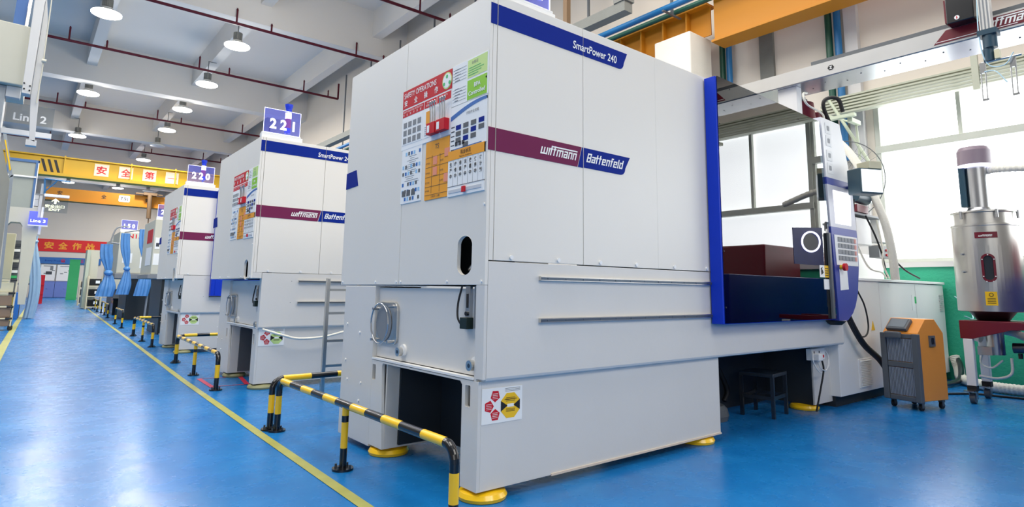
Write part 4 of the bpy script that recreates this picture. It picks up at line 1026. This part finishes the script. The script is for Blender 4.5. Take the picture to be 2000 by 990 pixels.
# ================================================================== CRANE RUNWAY, PIPES AND CLAD COLUMN (right)
rw = empty('crane_runway', (6.7, 10, 5.2), 'yellow runway girder with stiffeners along the upper right wall', 'crane rail')
mb = MB((-6.7, -10, -5.2)).box(6.72, 6.74, 2.9, 60, 5.37, 5.88, 0).box(6.72, 6.74, 3.77, 60, 5.18, 5.369, 0).box(6.60, 6.86, 2.9, 60, 5.88, 5.92, 0).box(6.60, 6.86, 3.77, 60, 5.14, 5.18, 0)
mb.build('girder', CRANE, rw)
for k in range(16): MB((-6.7, -10, -5.2)).box(6.61, 6.72, 3.3+k*.5, 3.33+k*.5, 5.18 if k else 5.37, 5.88).build('stiffener', CRANE, rw)
ec = empty('crane_end_carriage', (6.6, 1, 5.1), 'large orange yellow crane end girder above the robot beam', 'crane')
MB((-6.6, -1, -5.1)).box(6.58, 6.60, -4.5, 2.75, 5.20, 6.7).box(6.56, 6.95, -4.5, 2.80, 5.16, 5.20).box(6.60, 6.9, 2.72, 2.75, 5.2, 6.7).box(6.93, 6.95, -4.5, 2.75, 5.2, 6.7).build('girder', CRANE, ec, bevel=.004)
cb = MB().box(6.28, 6.90, 3.02, 3.75, 0, 5.36, 0)
struct('clad_column', cb, BOXW, bevel=.02)
def pipe(name, p0, p1, r, m, label, group=None):
    return tag(MB().cyl(p0, p1, r, 0, 20).build(name, m), label, 'pipe', group)
pipe('blue_pipe', (6.2, -2, 5.87), (6.2, 40, 5.87), .055, BLUEP, 'blue overhead pipe running above the yellow runway')
pipe('green_pipe', (6.5, -2, 5.90), (6.5, 40, 5.90), .045, GREENP, 'dark green overhead pipe beside the blue pipe')
tag(MB().box(5.50, 5.70, 3.75, 29.7, 5.74, 5.92).box(5.48, 5.72, 3.72, 3.98, 5.921, 8.8).build('grey_duct', CONC), 'grey overhead duct left of the blue pipe, turning up to the ceiling', 'duct')
pipe('riser_pipe', (7.3, 3.06, 0), (7.3, 3.06, 8.8), .05, GREENP, 'green riser pipe beside the clad column')
pipe('riser_pipe', (7.3, 2.93, 0), (7.3, 2.93, 8.8), .05, BLUEP, 'blue riser pipe beside the clad column')
pipe('riser_pipe', (7.3, 1.24, 3), (7.3, 1.24, 8.8), .05, GREENP, 'green riser pipe between concrete column and robot head')
pipe('riser_pipe', (7.3, 1.11, 3), (7.3, 1.11, 8.8), .05, BLUEP, 'blue riser pipe between concrete column and robot head')
tag(MB().box(5.45, 5.55, 5.10, 5.20, 5.5, 8.8).build('hanging_post', BROWN), 'brown square post hanging from the ceiling behind the nearest machine', 'post')
for k in range(8):
    o = MB().box(6.1, 6.6, 3.4+k*2, 3.44+k*2, 5.79, 5.81).box(6.34, 6.38, 3.4+k*2, 3.44+k*2, 5.81, 8.6).build('pipe_hanger', DGREY); tag(o, 'dark hanger carrying the blue and green pipes', 'bracket', 'pipe hangers')

# ================================================================== CEILING LAMPS AND SPRINKLER PIPES
LAMPS = [(-.817, 16.53, 1, 'nearest lamp of the left row'), (-.62, 25.24, 1, 'second lamp of the left row'), (-.46, 33.77, 1, 'third lamp of the left row'), (.0, 51, 1, 'lamp seen between the two yellow cranes, left of the others'),
         (2.486, 16.52, 1, 'largest lamp of the right row, over machine 221'), (2.617, 21.04, 1, 'second lamp of the right row'), (2.58, 25.2, 1, 'third lamp of the right row'), (2.71, 29.46, 1, 'fourth lamp of the right row'),
         (2.904, 33.41, 0, 'unlit lamp of the right row'), (2.918, 38.18, 1, 'lamp hanging just above the lettered crane'), (3.045, 51.6, 1, 'lit lamp seen between the two yellow cranes'), (5.0, 51.6, 0, 'dim lamp right between the two yellow cranes')]
def high_bay(x, y, lit, txt):
    r = empty('high_bay_lamp', (x, y, 8.3), 'round high bay lamp, '+txt, 'ceiling lamp', 'high bay ceiling lamps')
    MB().revolve((0,0,0), [(.345, .03), (.33, .05), (.17, .14), (.14, .18), (.02, .21)], 0, 28).build('reflector', mat('lamp_reflector', (215, 215, 210), .4), r)
    mb = MB().cyl((0,0,.21), (0,0,.44), .10, 0, 20)
    for i in range(18):
        t = 2*PI*i/18; mb.cyl((.12*math.cos(t), .12*math.sin(t), .22), (.12*math.cos(t), .12*math.sin(t), .43), .009, 0, 5)
    mb.build('heat_sink', mat('heat_sink', (150, 152, 150), .4, .5), r)
    MB().revolve((0,0,0), [(.33, -.015), (.355, .0), (.355, .03), (.1, .032)], 0, 28).build('lens', LENS if lit else mat('unlit_lens', (215, 220, 222), .3), r)
    jx = min((-.65, 2.85, 6.35), key=lambda q: abs(q-x))-x
    MB().cyl((0,0,.44), (0,0,.885), .014, 0, 8).box(min(0, jx)-.02, max(0, jx)+.02, -.02, .02, .885, .899).build('rod', DGREY, r)
    if lit:
        light('lamp_light', 'AREA', (0, 0, -.04), LAMP_W, .5, parent=r, color=(1, .955, .89))
        light('lamp_spill', 'POINT', (0, 0, -.7), LAMP_W*.26, .35, parent=r, color=(1, .96, .9))
for a in LAMPS: high_bay(*a)
rows = [(11.0, 3.5, HX, ''), (15.02, -14, HX, ''), (19.7, -14, 7.0, ''), (28.0, -14, 6.9, ''), (36.2, -14, 7.0, ''), (49, -14, 7.0, '')]
names_ = ['sprinkler pipe across the ceiling right above the nearest machine', 'sprinkler pipe crossing above the first lamp row', 'long sprinkler pipe ending in an upturned nozzle beside the nearest machine', 'sprinkler pipe crossing behind the 221 sign lamp', 'sprinkler pipe just above the lettered crane', 'sprinkler pipe seen between the two cranes']
for (y, x0, x1_, _), nm in zip(rows, names_):
    r = empty('sprinkler_pipe', ((x0+x1_)/2, y, 8.4), nm, 'pipe', 'red sprinkler pipes')
    ox = (x0+x1_)/2
    MB().cyl((x0-ox, 0, 0), (x1_-ox, 0, 0), .042, 0, 12).build('main_pipe', PIPE, r)
    x = -12.2
    while x < x1_:
        for dx in (0, .95):
            if x0 < x+dx < x1_: 
                h = .40 if dx == 0 else .22
                MB().cyl((x+dx-ox, 0, 0), (x+dx-ox, 0, h), .026, 0, 8).cyl((x+dx-ox, 0, h), (x+dx-ox, 0, h+.06), .035, 0, 8, r2=.01).build('sprinkler_head', PIPE, r)
        x += 3.57
    if x1_ < HX: MB().cyl((x1_-ox, 0, 0), (x1_-ox, 0, .62), .035, 0, 12).build('end_riser', PIPE, r)

# ================================================================== BRIDGE CRANES
c1 = empty('bridge_crane', (2, 30, 5.7), 'yellow bridge crane with four red characters on white cards', 'crane')
O1 = Vector((-2, -30, -5.7))
def crane_z(x, z0): return z0
mb = MB(O1).box(-6, 6.6, 30.02, 30.06, 5.80, 6.50).box(-6, 6.6, 29.80, 30.4, 5.68, 5.80).box(-6, 6.6, 29.9, 30.3, 6.50, 6.55)
mb.build('girder', CRANE2, c1)
for x in (-.95, 1.5, 3.3): MB(O1).box(x, x+.05, 29.92, 30.02, 5.8, 6.6).build('stiffener', CRANE2, c1)
PK = Pl((0, 30.02, 0), (1,0,0), (0,0,1))
for k in range(3): MB(O1).ppoly(PK, [(-1.75+k*.22, 6.38), (-1.65+k*.22, 6.38), (-1.48+k*.22, 5.84), (-1.58+k*.22, 5.84)], 0, .004).build('hazard_stripe', INK2, c1)
for i, ch in enumerate('安全第一'):
    cx = (.42, 1.34, 2.27, 3.20)[i]
    MB(O1).pbox(PK, cx-.27, cx+.27, 5.88, 6.42, 0, .02, 0).text(PK, ch, cx, 5.97 if i < 3 else 6.12, .36 if i < 3 else .045, .024, 1, align='C', width=.38, bold=.02).build('character_card', [CARD, RED], c1)
c2 = empty('bridge_crane', (2, 40, 5.7), 'farther orange yellow bridge crane marked 7.5t', 'crane')
O2 = Vector((-2, -40, -5.7))
MB(O2).box(-1.3, 6.6, 40, 40.5, 5.82, 6.46).box(-1.3, 6.6, 39.9, 40.6, 5.74, 5.82).build('girder', CRANE, c2)
PK = Pl((0, 40, 0), (1,0,0), (0,0,1))
mb = MB(O2).ppoly(PK, rrect(2.10, 2.66, 5.97, 6.35, .06), 0, .01, 0).text(PK, '7.5t', 2.38, 6.06, .2, .015, 1, align='C', width=.4, bold=.02)
mb.build('load_plate', [PAPER, INK2], c2)
for x, ch in ((-.69, '安'), (1.37, '全'), (3.55, '第')): MB(O2).text(PK, ch, x, 6.06, .24, .004, 0, align='C', bold=.02).build('character', INK2, c2)
MB(O2).box(3.3, 4.0, 39.6, 40, 6.46, 6.62).box(2.9, 4.3, 39.7, 39.9, 6.5, 6.58).build('trolley', BROWN, c2)
MB(O2).cyl((3.62, 39.6, 6.47), (3.66, 39.6, 5.05), .12, 0, 12).cyl((3.66, 39.6, 5.05), (3.7, 39.6, 4.0), .03, 0, 8).build('hoist', BROWN, c2)

# ================================================================== BACK WALL THINGS
PB = Pl((0, 59.97, 0), (1,0,0), (0,0,1))
mb = MB().pbox(PB, -1.2, 3.6, 3.72, 4.72, 0, .03, 0)
for i, ch in enumerate('安全作战'): mb.text(PB, ch, -.42+i*.92, 3.93, .58, .035, 1, align='C', width=.62, bold=.03)
tag(mb.build('red_banner', [BANNER, GOLD]), 'long red banner with golden characters on the back wall', 'banner')
mb = MB().pbox(PB, -1.2, 3.2, 2.72, 3.25, 0, .06, 0)
for i, ch in enumerate('公告栏'): mb.text(PB, ch, .62+i*.62, 2.84, .3, .065, 1, align='C', bold=.04)
mb.text(PB, 'Every Product', -.55, 2.88, .16, .065, 2, width=1.3)
tag(mb.build('header_board', [LTBLUE, RED, NAVY]), 'blue header board with red characters above the notice panels', 'sign')
for x0, x1_, nm in ((-.78, .24, 'left white notice panel on the back wall'), (.28, 1.65, 'right white notice panel on the back wall')):
    mb = MB().pbox(PB, x0, x1_, 1.32, 2.68, 0, .05, 0).pbox(PB, x0+.03, x1_-.03, 1.35, 2.65, .05, .055, 1)
    mb.pbox(PB, x0+.2, x1_-.2, 2.50, 2.56, .055, .06, 2)
    for q in range(3): mb.pbox(PB, x0+.25+q*.25, x0+.45+q*.25, 1.9+.12*q, 1.97+.12*q, .055, .06, 2)
    if x0 < 0: mb.pbox(PB, -.4, .0, 1.85, 2.1, .055, .062, 3).pbox(PB, -.15, .05, 2.2, 2.5, .055, .062, 2)
    tag(mb.build('notice_panel', [GREY, PAPER, GREY, INK]), nm, 'notice board', 'notice panels on the back wall')
for x0, x1_, nm in ((-.7, .24, 'left blue low cabinet below the notice panels'), (.26, 1.5, 'right blue low cabinet below the notice panels')):
    tag(MB().box(x0, x1_, 59.4, 59.9, .02, 1.27).box(x0, x1_, 59.38, 59.9, 1.27, 1.31).box((x0+x1_)/2-.04, (x0+x1_)/2+.04, 59.36, 59.4, .7, .76).build('low_cabinet', mat('pale_blue_cabinet', (112, 134, 206), .4), bevel=.01), nm, 'cabinet', 'blue cabinets at the back wall')
tag(MB().box(.62, 1.22, 50, 50.08, .0, 2.75).box(.60, 1.24, 49.98, 50.1, 2.75, 2.8).build('green_partition', GREENB), 'green partition board standing at the far right of the aisle', 'partition')
tag(MB().box(-1.10, -.86, 40, 40.5, .0, 1.56).box(-1.11, -.85, 39.97, 40, .5, .53).box(-1.11, -.85, 39.97, 40, 1.0, 1.03).build('red_locker', RED), 'small red cabinet at the far left of the aisle', 'cabinet')

# ================================================================== MACHINES FURTHER ALONG THE RIGHT
fb = empty('small_moulding_machine', (.36, 19.8, 0), 'cream machine with red letters FN and a long black base', 'machine')
mb = MB().box(.02, 1.9, .1, 1.9, 1.42, 2.72, 0).box(-.02, 2.2, .02, 2.0, 1.25, 1.42, 1)
mb.build('cover', [CREAM, GREY], fb, bevel=.02)
MB().box(.35, 1.95, .05, 1.9, 0, 1.25).build('base', mat('near_black_base', (28, 34, 38), .4), fb, bevel=.01)
PFN = Pl((0, .1, 0), (1,0,0), (0,0,1))
MB().text(PFN, 'FN150', .12, 2.52, .14, .004, 0, width=.62, bold=.02).build('lettering', RED, fb)
MB().pbox(PFN, .15, .40, 1.75, 2.05, 0, .004).pbox(PFN, .62, .86, 1.6, 1.95, 0, .004).build('paper', PAPER, fb)
ns = number_sign((.40, 20.0, 2.72), '150', 'lit acrylic sign reading 150 on the cream machine'); ns.scale = (1.1, 1.1, 1.1)
fd = empty('grey_machine', (.30, 12.75, 0), 'pale grey machine end with papers, just behind machine 220', 'machine')
MB().box(.0, 1.5, .0, 1.5, 1.30, 2.50, 0).box(-.05, 1.5, .0, 1.5, 1.20, 1.30, 1).build('cover', [CREAM, GREY], fd, bevel=.01)
MB().box(.25, 1.5, .1, 1.5, 0, 1.20).build('base', mat('black_base', (30, 36, 40), .4), fd)
mb = MB().pbox(SIDE, .03, .12, 1.85, 2.1, 0, .004, 0).pbox(SIDE, .02, .13, 1.5, 1.75, 0, .004, 0).pbox(SIDE, .05, .11, 1.9, 1.98, .004, .006, 1)
mb.pbox(END, -.9, -.2, 2.0, 2.3, 0, .004, 2).pbox(END, -.9, -.2, 1.5, 1.9, 0, .004, 0)
mb.build('paper', [PAPER, INK, RED], fd)
ns = number_sign((.33, 12.8, 2.5), '219', 'lit sign half hidden behind machine 220')
fe = empty('tall_machine', (.62, 24.5, 0), 'tall pale machine partly hidden behind the tied curtains', 'machine')
MB().box(0, 1.5, 0, 2, .9, 2.75, 0).box(.2, 1.5, .1, 2, 0, .9, 1).build('cover', [CREAM, DGREY], fe, bevel=.02)

# tied curtains on pipe frames
def curtain(name, x, y, z0, z1, w, knot, label, m=CURT, group='tied blue curtains'):
    mb = MB(); seg = 40; rows_ = 26; vs = []
    for j in range(rows_+1):
        t = j/rows_; z = z0+(z1-z0)*t; k = knot
        pin = .30+.70*min(1, abs(t-k)/.28)**.8
        if abs(t-k) < .05: pin = .42
        rr = w/2*pin*(1.0 if t < k else .75)
        for i in range(seg):
            a = 2*PI*i/seg; q = 1+.28*math.sin(a*7+t*3)+.12*math.sin(a*3+5*t)
            vs.append((x+rr*q*math.cos(a)+.06*math.sin(t*5), y+rr*.7*q*math.sin(a), z))
    mb.add(vs, [(j*seg+i, j*seg+(i+1) % seg, (j+1)*seg+(i+1) % seg, (j+1)*seg+i) for j in range(rows_) for i in range(seg)], 0, True)
    zk = z0+(z1-z0)*knot; kr = w*.30      # the knot itself
    mb.revolve((x+.06*math.sin(knot*5), y-.02, zk), [(kr*.5, -kr*.75), (kr, -kr*.45), (kr*1.15, 0), (kr*.95, kr*.5), (kr*.45, kr*.8)], 0, 14)
    return tag(mb.build(name, m), label, 'curtain', group)
curtain('tied_curtain', .06, 19.0, .72, 2.25, .34, .45, 'left blue curtain knotted and hanging by the racks')
curtain('tied_curtain', .50, 19.0, .78, 2.60, .26, .42, 'middle blue curtain knotted in front of the red letters')
curtain('tied_curtain', .98, 19.0, .74, 2.75, .30, .45, 'right blue curtain knotted beside machine 220')
cr_ = empty('curtain_frame', (.1, 19, 0), 'bent grey pipe frame that carries the tied curtains', 'curtain rail')
MB().tube(smoothpath([(-.02, .0, 2.27), (.0, .0, 2.45), (.08, .0, 2.72), (.25, .0, 2.80), (.4, .0, 2.80)], 6), .02, 0, 8).tube([(.3, .0, 2.63), (.6, .0, 2.70), (1.1, .0, 2.82)], .02, 0, 8).tube([(1.14, .15, 2.80), (1.1, .15, 2.0), (1.05, .15, .02)], .03, 0, 8).tube([(-.02, 0, 2.3), (.2, .0, 2.28)], .02, 0, 8).build('pipe', GREY, cr_)
# racks with black bins beyond
def bin_rack(x, y, w, h, label, n_):
    r = empty('bin_rack', (x, y, 0), label, 'rack', 'racks of black bins')
    mb = MB()
    for dx in (0, w):
        for dy in (0, .5): mb.cyl((dx, dy, .0), (dx, dy, h), .025, 0, 8)
    mb.build('frame', CREAM2, r)
    for k in range(n_):
        z = .12+k*(h-.1)/n_
        MB().box(0, w, -.02, .52, z-.03, z).build('shelf', CREAM2, r)
        b = MB().box(.05, w-.05, .0, .48, z, z+.30).build('bin', BLACK, r, bevel=.01)
        MB().box(w*.5, w*.8, -.012, -.002, z+.1, z+.22).build('bin_label', PAPER, b)
    return r
bin_rack(.42, 30, .52, 1.45, 'cream pipe rack of black bins beside the aisle line', 3)
bin_rack(.50, 36, .40, 1.3, 'farther pipe rack of black bins near the green board', 3)
tag(MB().box(.30, .42, 30.6, 31.6, .05, 2.6, 0).box(.42, .78, 31.0, 31.6, .05, 2.62, 1).build('machine_side_panel', [PALEMETAL, CREAM]), 'narrow tall machine cabinet behind the bin rack', 'machine')
tag(MB().box(.72, 1.3, 23.2, 23.8, .0, .55).box(.70, 1.32, 23.18, 23.82, .55, .6).build('black_crate', BLACK, bevel=.01), 'black crate on the floor under the left tied curtain', 'crate')

# ================================================================== LEFT SIDE OF THE AISLE
def Y0P(y): return Pl((0, y, 0), (1,0,0), (0,0,1))
ra = empty('overhead_robot', (-2.0, 5.5, 3.2), 'white vertical robot arm hanging at the upper left', 'robot arm')
OA = Vector((2.0, -5.5, -3.2))
MB(OA).ppoly(Y0P(5.5), [(-2.044, 4.3), (-1.955, 4.3), (-1.975, 3.03), (-2.046, 3.035)], -.15, 0).build('outer_profile', PAINT3, ra, bevel=.004)
MB(OA).ppoly(Y0P(5.56), [(-1.953, 4.2), (-1.915, 3.9), (-1.907, 3.24), (-1.886, 2.54), (-1.935, 2.56), (-1.97, 3.0)], -.1, 0).build('inner_profile', PAINT3, ra, bevel=.003)
mb = MB(OA)
for x, z in ((-2.03, 3.08), (-2.035, 3.14), (-1.985, 3.07), (-1.985, 3.12)): mb.cyl((x, 5.499, z), (x, 5.49, z), .008, 0, 8)
mb.build('bolt', INK2, ra)
MB(OA).tube([(-1.905, 5.52, 4.2), (-1.905, 5.52, 3.3), (-1.915, 5.52, 2.95)], .006, 0, 6).cyl((-1.92, 5.5, 3.42), (-1.88, 5.5, 3.42), .02, 0, 8).build('cable', CREAM, ra)
MB(OA).box(-1.96, -1.87, 5.56, 5.66, 2.50, 2.56).build('end_bracket', PAINT3, ra)
og = empty('overhead_guard_box', (-2.3, 5.7, 3.2), 'cream overhead guard box at the upper left edge', 'cabinet')
OG = Vector((2.3, -5.7, -3.2))
MB(OG).ppoly(Y0P(5.7), [(-3.2, 3.17), (-2.04, 3.16), (-2.05, 3.83), (-3.2, 3.85)], -.9, 0).build('box', CREAM, og, bevel=.01)
MB(OG).ppoly(Y0P(5.9), [(-2.21, 3.84), (-2.11, 3.84), (-2.10, 4.4), (-2.20, 4.4)], -.1, 0, 0).ppoly(Y0P(5.89), [(-2.11, 3.84), (-2.085, 3.84), (-2.07, 4.4), (-2.09, 4.4)], -.1, 0, 1).build('upper_post', [mat('steel_blue_paint', (60, 100, 160), .4), WHITE], og)
MB(OG).ppoly(Y0P(5.8), [(-2.9, 2.2), (-2.185, 2.2), (-2.185, 3.155), (-2.9, 3.155)], -.4, 0, 0).ppoly(Y0P(5.78), [(-2.18, 3.04), (-2.06, 3.035), (-2.06, 3.155), (-2.18, 3.155)], -.1, 0, 1).build('lower_frame', [GALV, PAINT3], og)
l2 = empty('line_sign', (-1.95, 6, 2.7), 'clear acrylic sign reading Line 2 under the white robot arm', 'sign')
OL = Vector((1.95, -6, -2.7))
MB(OL).pbox(Y0P(6), -2.165, -1.75, 2.735, 3.03, -.006, 0).build('acrylic_plate', ACRYC, l2)
MB(OL).pbox(Y0P(6), -2.18, -1.75, 2.675, 2.735, -.03, .02).build('sign_base', WHITEG, l2, bevel=.004)
MB(OL).text(Y0P(6), 'Line 2', -2.10, 2.84, .085, .003, width=.29, bold=.02).build('lettering', PAPER, l2)
fg = empty('blue_framed_screen', (-2.0, 12.3, 2.9), 'grey glass guard with blue frame behind the Line 2 sign', 'guard')
OF = Vector((2.0, -12.3, -2.9))
MB(OF).pbox(Y0P(12.3), -2.25, -1.85, 2.5, 3.40, -.03, -.02).build('pane', mat('grey_green_pane', (162, 168, 160), .25), fg)
mb = MB(OF).pbox(Y0P(12.3), -2.25, -1.80, 3.38, 3.43, -.03, 0, 0).pbox(Y0P(12.3), -2.29, -2.251, 0, 3.43, -.03, 0, 0).pbox(Y0P(12.3), -1.86, -1.825, 2.5, 3.38, -.03, 0, 0).pbox(Y0P(12.3), -1.824, -1.81, 2.5, 3.43, -.03, 0, 1).pbox(Y0P(12.3), -2.25, -1.83, 3.08, 3.11, 0, .02, 1)
mb.build('frame', [mat('frame_blue', (70, 110, 160), .4), WHITE], fg)
pf = empty('safety_guard', (-2.1, 9, 1.5), 'tall aluminium guard frame with yellow black tape at the left edge', 'guard')
OP = Vector((2.1, -9, -1.5))
mb = MB(OP).ppoly(Y0P(9), [(-2.13, 2.62), (-2.095, 2.66), (-2.06, 1.0), (-2.09, .9)], -.05, 0, 0).ppoly(Y0P(9), [(-2.30, 3.35), (-2.26, 3.35), (-2.10, 2.62), (-2.14, 2.60)], -.05, 0, 0)
mb.ppoly(Y0P(8.99), [(-2.25, 3.15), (-2.235, 3.15), (-2.13, 2.72), (-2.145, 2.70)], -.01, 0, 1)
mb.build('profile', [GALV, YELLOW], pf)
MB(OP).ppoly(Y0P(9.2), [(-2.9, .0), (-2.11, .0), (-2.13, 2.55), (-2.33, 3.3), (-2.9, 3.3)], -.3, 0, 0).build('panel', mat('dull_panel', (150, 150, 140), .5), pf)
cc = empty('tall_cream_cabinet', (-1.9, 17, 0), 'tall cream machine cabinet with arched opening left of the aisle', 'machine')
OC = Vector((1.9, -17, 0))
mb = MB(OC).plate(Y0P(17), [(-3.2, 3.0), (-3.2, 1.3), (-2.26, 1.3), (-2.26, 2.5), (-2.2, 2.58), (-2.02, 2.58), (-1.97, 2.5), (-1.86, .55), (-1.72, .55), (-1.66, 2.4), (-1.66, 3.0)], [], -.5, 0, 0)
mb.ppoly(Y0P(17), [(-3.2, 3.0), (-1.72, 3.02), (-1.72, 3.18), (-3.2, 3.16)], -.5, .0, 1).ppoly(Y0P(17), [(-1.72, 2.5), (-1.655, 2.5), (-1.645, 3.6), (-1.70, 3.6)], -.3, .02, 1)
mb.build('body', [CREAM, PAINT3], cc)
MB(OC).ppoly(Y0P(17), [(-3.2, 3.185), (-1.72, 3.185), (-1.72, 3.30), (-3.2, 3.30)], -.5, 0).build('top_band', PAINT3, cc)
MB(OC).ppoly(Y0P(16.9), [(-1.67, 3.72), (-1.63, 3.72), (-1.60, 3.33), (-1.64, 3.33)], -.05, 0).tube([(-1.65, 16.9, 3.72), (-1.12, 16.9, 3.70)], .018, 0, 8).tube([(-1.63, 16.9, 3.38), (-1.40, 16.9, 3.69)], .014, 0, 8).build('blue_bracket', BLUEP, cc)
MB(OC).ppoly(Y0P(17), [(-1.655, 2.3), (-1.60, 2.3), (-1.585, 3.0), (-1.635, 3.0)], -.2, 0).build('side_profile', WHITE, cc)
l3 = empty('line_sign', (-1.68, 16.8, 2.5), 'lit purple blue acrylic sign reading Line 3', 'sign')
O3 = Vector((1.68, -16.8, -2.5))
pl = MB(O3).pbox(Y0P(16.8), -1.865, -1.49, 2.52, 2.71, -.006, 0).pbox(Y0P(16.8), -1.865, -1.70, 2.711, 2.86, -.006, 0).build('acrylic_plate', glassy('violet_acrylic', (.35, .38, .85), 1.3, emis=(.12, .14, .60), es=1.0), l3)
MB(O3).pbox(Y0P(16.8), -1.87, -1.475, 2.49, 2.52, -.02, .02).box(-1.74, -1.70, 16.81, 17.0, 2.495, 2.515).build('sign_base', WHITEG, l3)
MB(O3).text(Y0P(16.8), 'Line 3', -1.68, 2.585, .075, .004, align='C', width=.30, bold=.02).build('lettering', SIGNLIT, l3)
ex = empty('exit_sign', (-1.44, 14, 2.9), 'hanging clear exit sign with up arrow and the word EXIT', 'sign')
OE = Vector((1.44, -14, -2.9))
MB(OE).pbox(Y0P(14), -1.655, -1.215, 2.935, 2.995, -.03, .02).build('housing', WHITE, ex, bevel=.004)
MB(OE).pbox(Y0P(14), -1.64, -1.225, 2.60, 2.935, -.006, 0).build('acrylic_plate', ACRYC, ex)
EX = glow('exit_lettering', (236, 240, 205), .9)
mb = MB(OE).text(Y0P(14), '安全出口', -1.45, 2.70, .07, .004, align='C', width=.34, bold=.02).text(Y0P(14), 'EXIT', -1.45, 2.635, .05, .004, align='C', width=.2, bold=.03)
mb.ppoly(Y0P(14), [(-1.47, 2.79), (-1.43, 2.79), (-1.43, 2.86), (-1.385, 2.83), (-1.385, 2.855), (-1.45, 2.91), (-1.515, 2.855), (-1.515, 2.83), (-1.47, 2.86)], .002, .004)
mb.build('lettering', EX, ex)
MB(OE).box(-2.33, -1.655, 13.99, 14.01, 2.95, 2.98).box(-2.35, -2.33, 13.99, 14.01, 0, 2.98).build('mounting_arm', GREY, ex)
# cream pipe cart
ct = empty('tote_cart', (-2.3, 15.6, 0), 'cream pipe cart with tan totes at the left edge', 'cart')
mb = MB()
for x in (.0, .36):
    for y in (0, .5): mb.cyl((x, y, .10), (x-.01+.03*(x > 0), y, 1.13), .016, 0, 10)
mb.build('frame', CREAM2, ct)
for z, c_ in ((1.13, BEIGE), (.84, TANB), (.53, TANB), (.27, TANB)):
    MB().box(-.2, .36, -.02, -.0, z-.01, z+.02, 0).cyl((.26, -.02, z+.005), (.38, -.02, z+.005), .022, 1, 8).build('rail', [CREAM2, BLACK], ct)
for z in (.86, .56, .29, .04+.06):
    MB().box(-.2, .33, .02, .48, z, z+.22).build('tote', TANB if z < .8 else BEIGE, ct, bevel=.01)
for y in (0, .5): MB().cyl((.36, y-.015, .05), (.36, y+.015, .05), .048, 0, 14).cyl((.36, y, .05), (.36, y, .1), .01, 0, 6).build('caster', BLACK, ct)
tag(MB().box(-2.9, -2.07, 18, 18.3, 1.17, 2.35).box(-2.9, -2.09, 18, 18.3, .0, 1.169).build('beige_guard', BEIGE, bevel=.01), 'tall beige guard panel above the tote cart', 'cabinet')
sh = empty('shelf_stack', (-2.0, 18.4, 0), 'narrow shelf of dark goods between beige guard and cream cabinet', 'shelf')
MB().box(-.07, .06, 0, .2, 0, 2.2).build('backing', DGREY, sh)
for k in range(7): MB().box(-.07, .05, -.03, 0, 1.2+k*.14, 1.27+k*.14).build('pack', (GREENB, PAPER, INK, CREAM, INK, PAPER, INK)[k], sh)
# workbench with machine, plant-green bag and curtain
wb = empty('workbench', (-1.9, 22, 0), 'grey workbench with laptop tray at the left of the aisle', 'workbench')
MB().box(-.1, .44, 0, .8, 1.03, 1.09, 0).build('bench_top', GREY, wb, bevel=.01)
MB().box(.0, .10, .1, .7, 0, 1.03).box(.28, .40, .1, .7, .0, 1.03).build('bench_leg', DGREY, wb)
mb = MB().box(-.0, .30, .3, .7, 1.10, 1.75, 0).box(.1, .2, .29, .3, 1.35, 1.5, 1)
tag(MB().box(-1.9, -1.62, 22.3, 22.7, 1.10, 1.72, 0).box(-1.78, -1.72, 22.28, 22.3, 1.4, 1.5, 1).build('cream_controller', [BEIGE, INK]), 'cream control box standing on the far left workbench', 'control box')
gb = MB()
for k in range(26):
    a, b = random.uniform(0, 6.28), random.uniform(-1, 1); c0 = Vector((-1.76+.09*math.cos(a)*random.random(), 22.0, 1.27+.12*b)); gb.revolve(c0, [(.005, -.05), (.045, -.02), (.045, .02), (.005, .05)], 0, 8)
tag(gb.build('green_sack', mat('bright_green_cloth', (90, 210, 80), .6)), 'crumpled bright green cloth bag hung by the workbench', 'bag')
curtain('pale_curtain', -1.57, 21.6, .02, 2.55, .22, .93, 'pale blue curtain hanging tied at its top left of the aisle', CURT2, None)
tag(MB().box(-1.95, -1.82, 21.4, 21.7, .0, .75).box(-1.96, -1.81, 21.39, 21.71, .75, .8).build('blue_bin', mat('bin_blue', (40, 110, 190), .4), bevel=.01), 'blue bin under the left workbench', 'bin')
bp_ = MB().tube([(-1.95, 18, .012+i*.05) for i in range(17)], .03, 0, 12, stripe=(.2, .1))
tag(bp_.build('bollard', [BLACK, YELLOW]), 'short black and yellow post beside the tote cart', 'bollard')
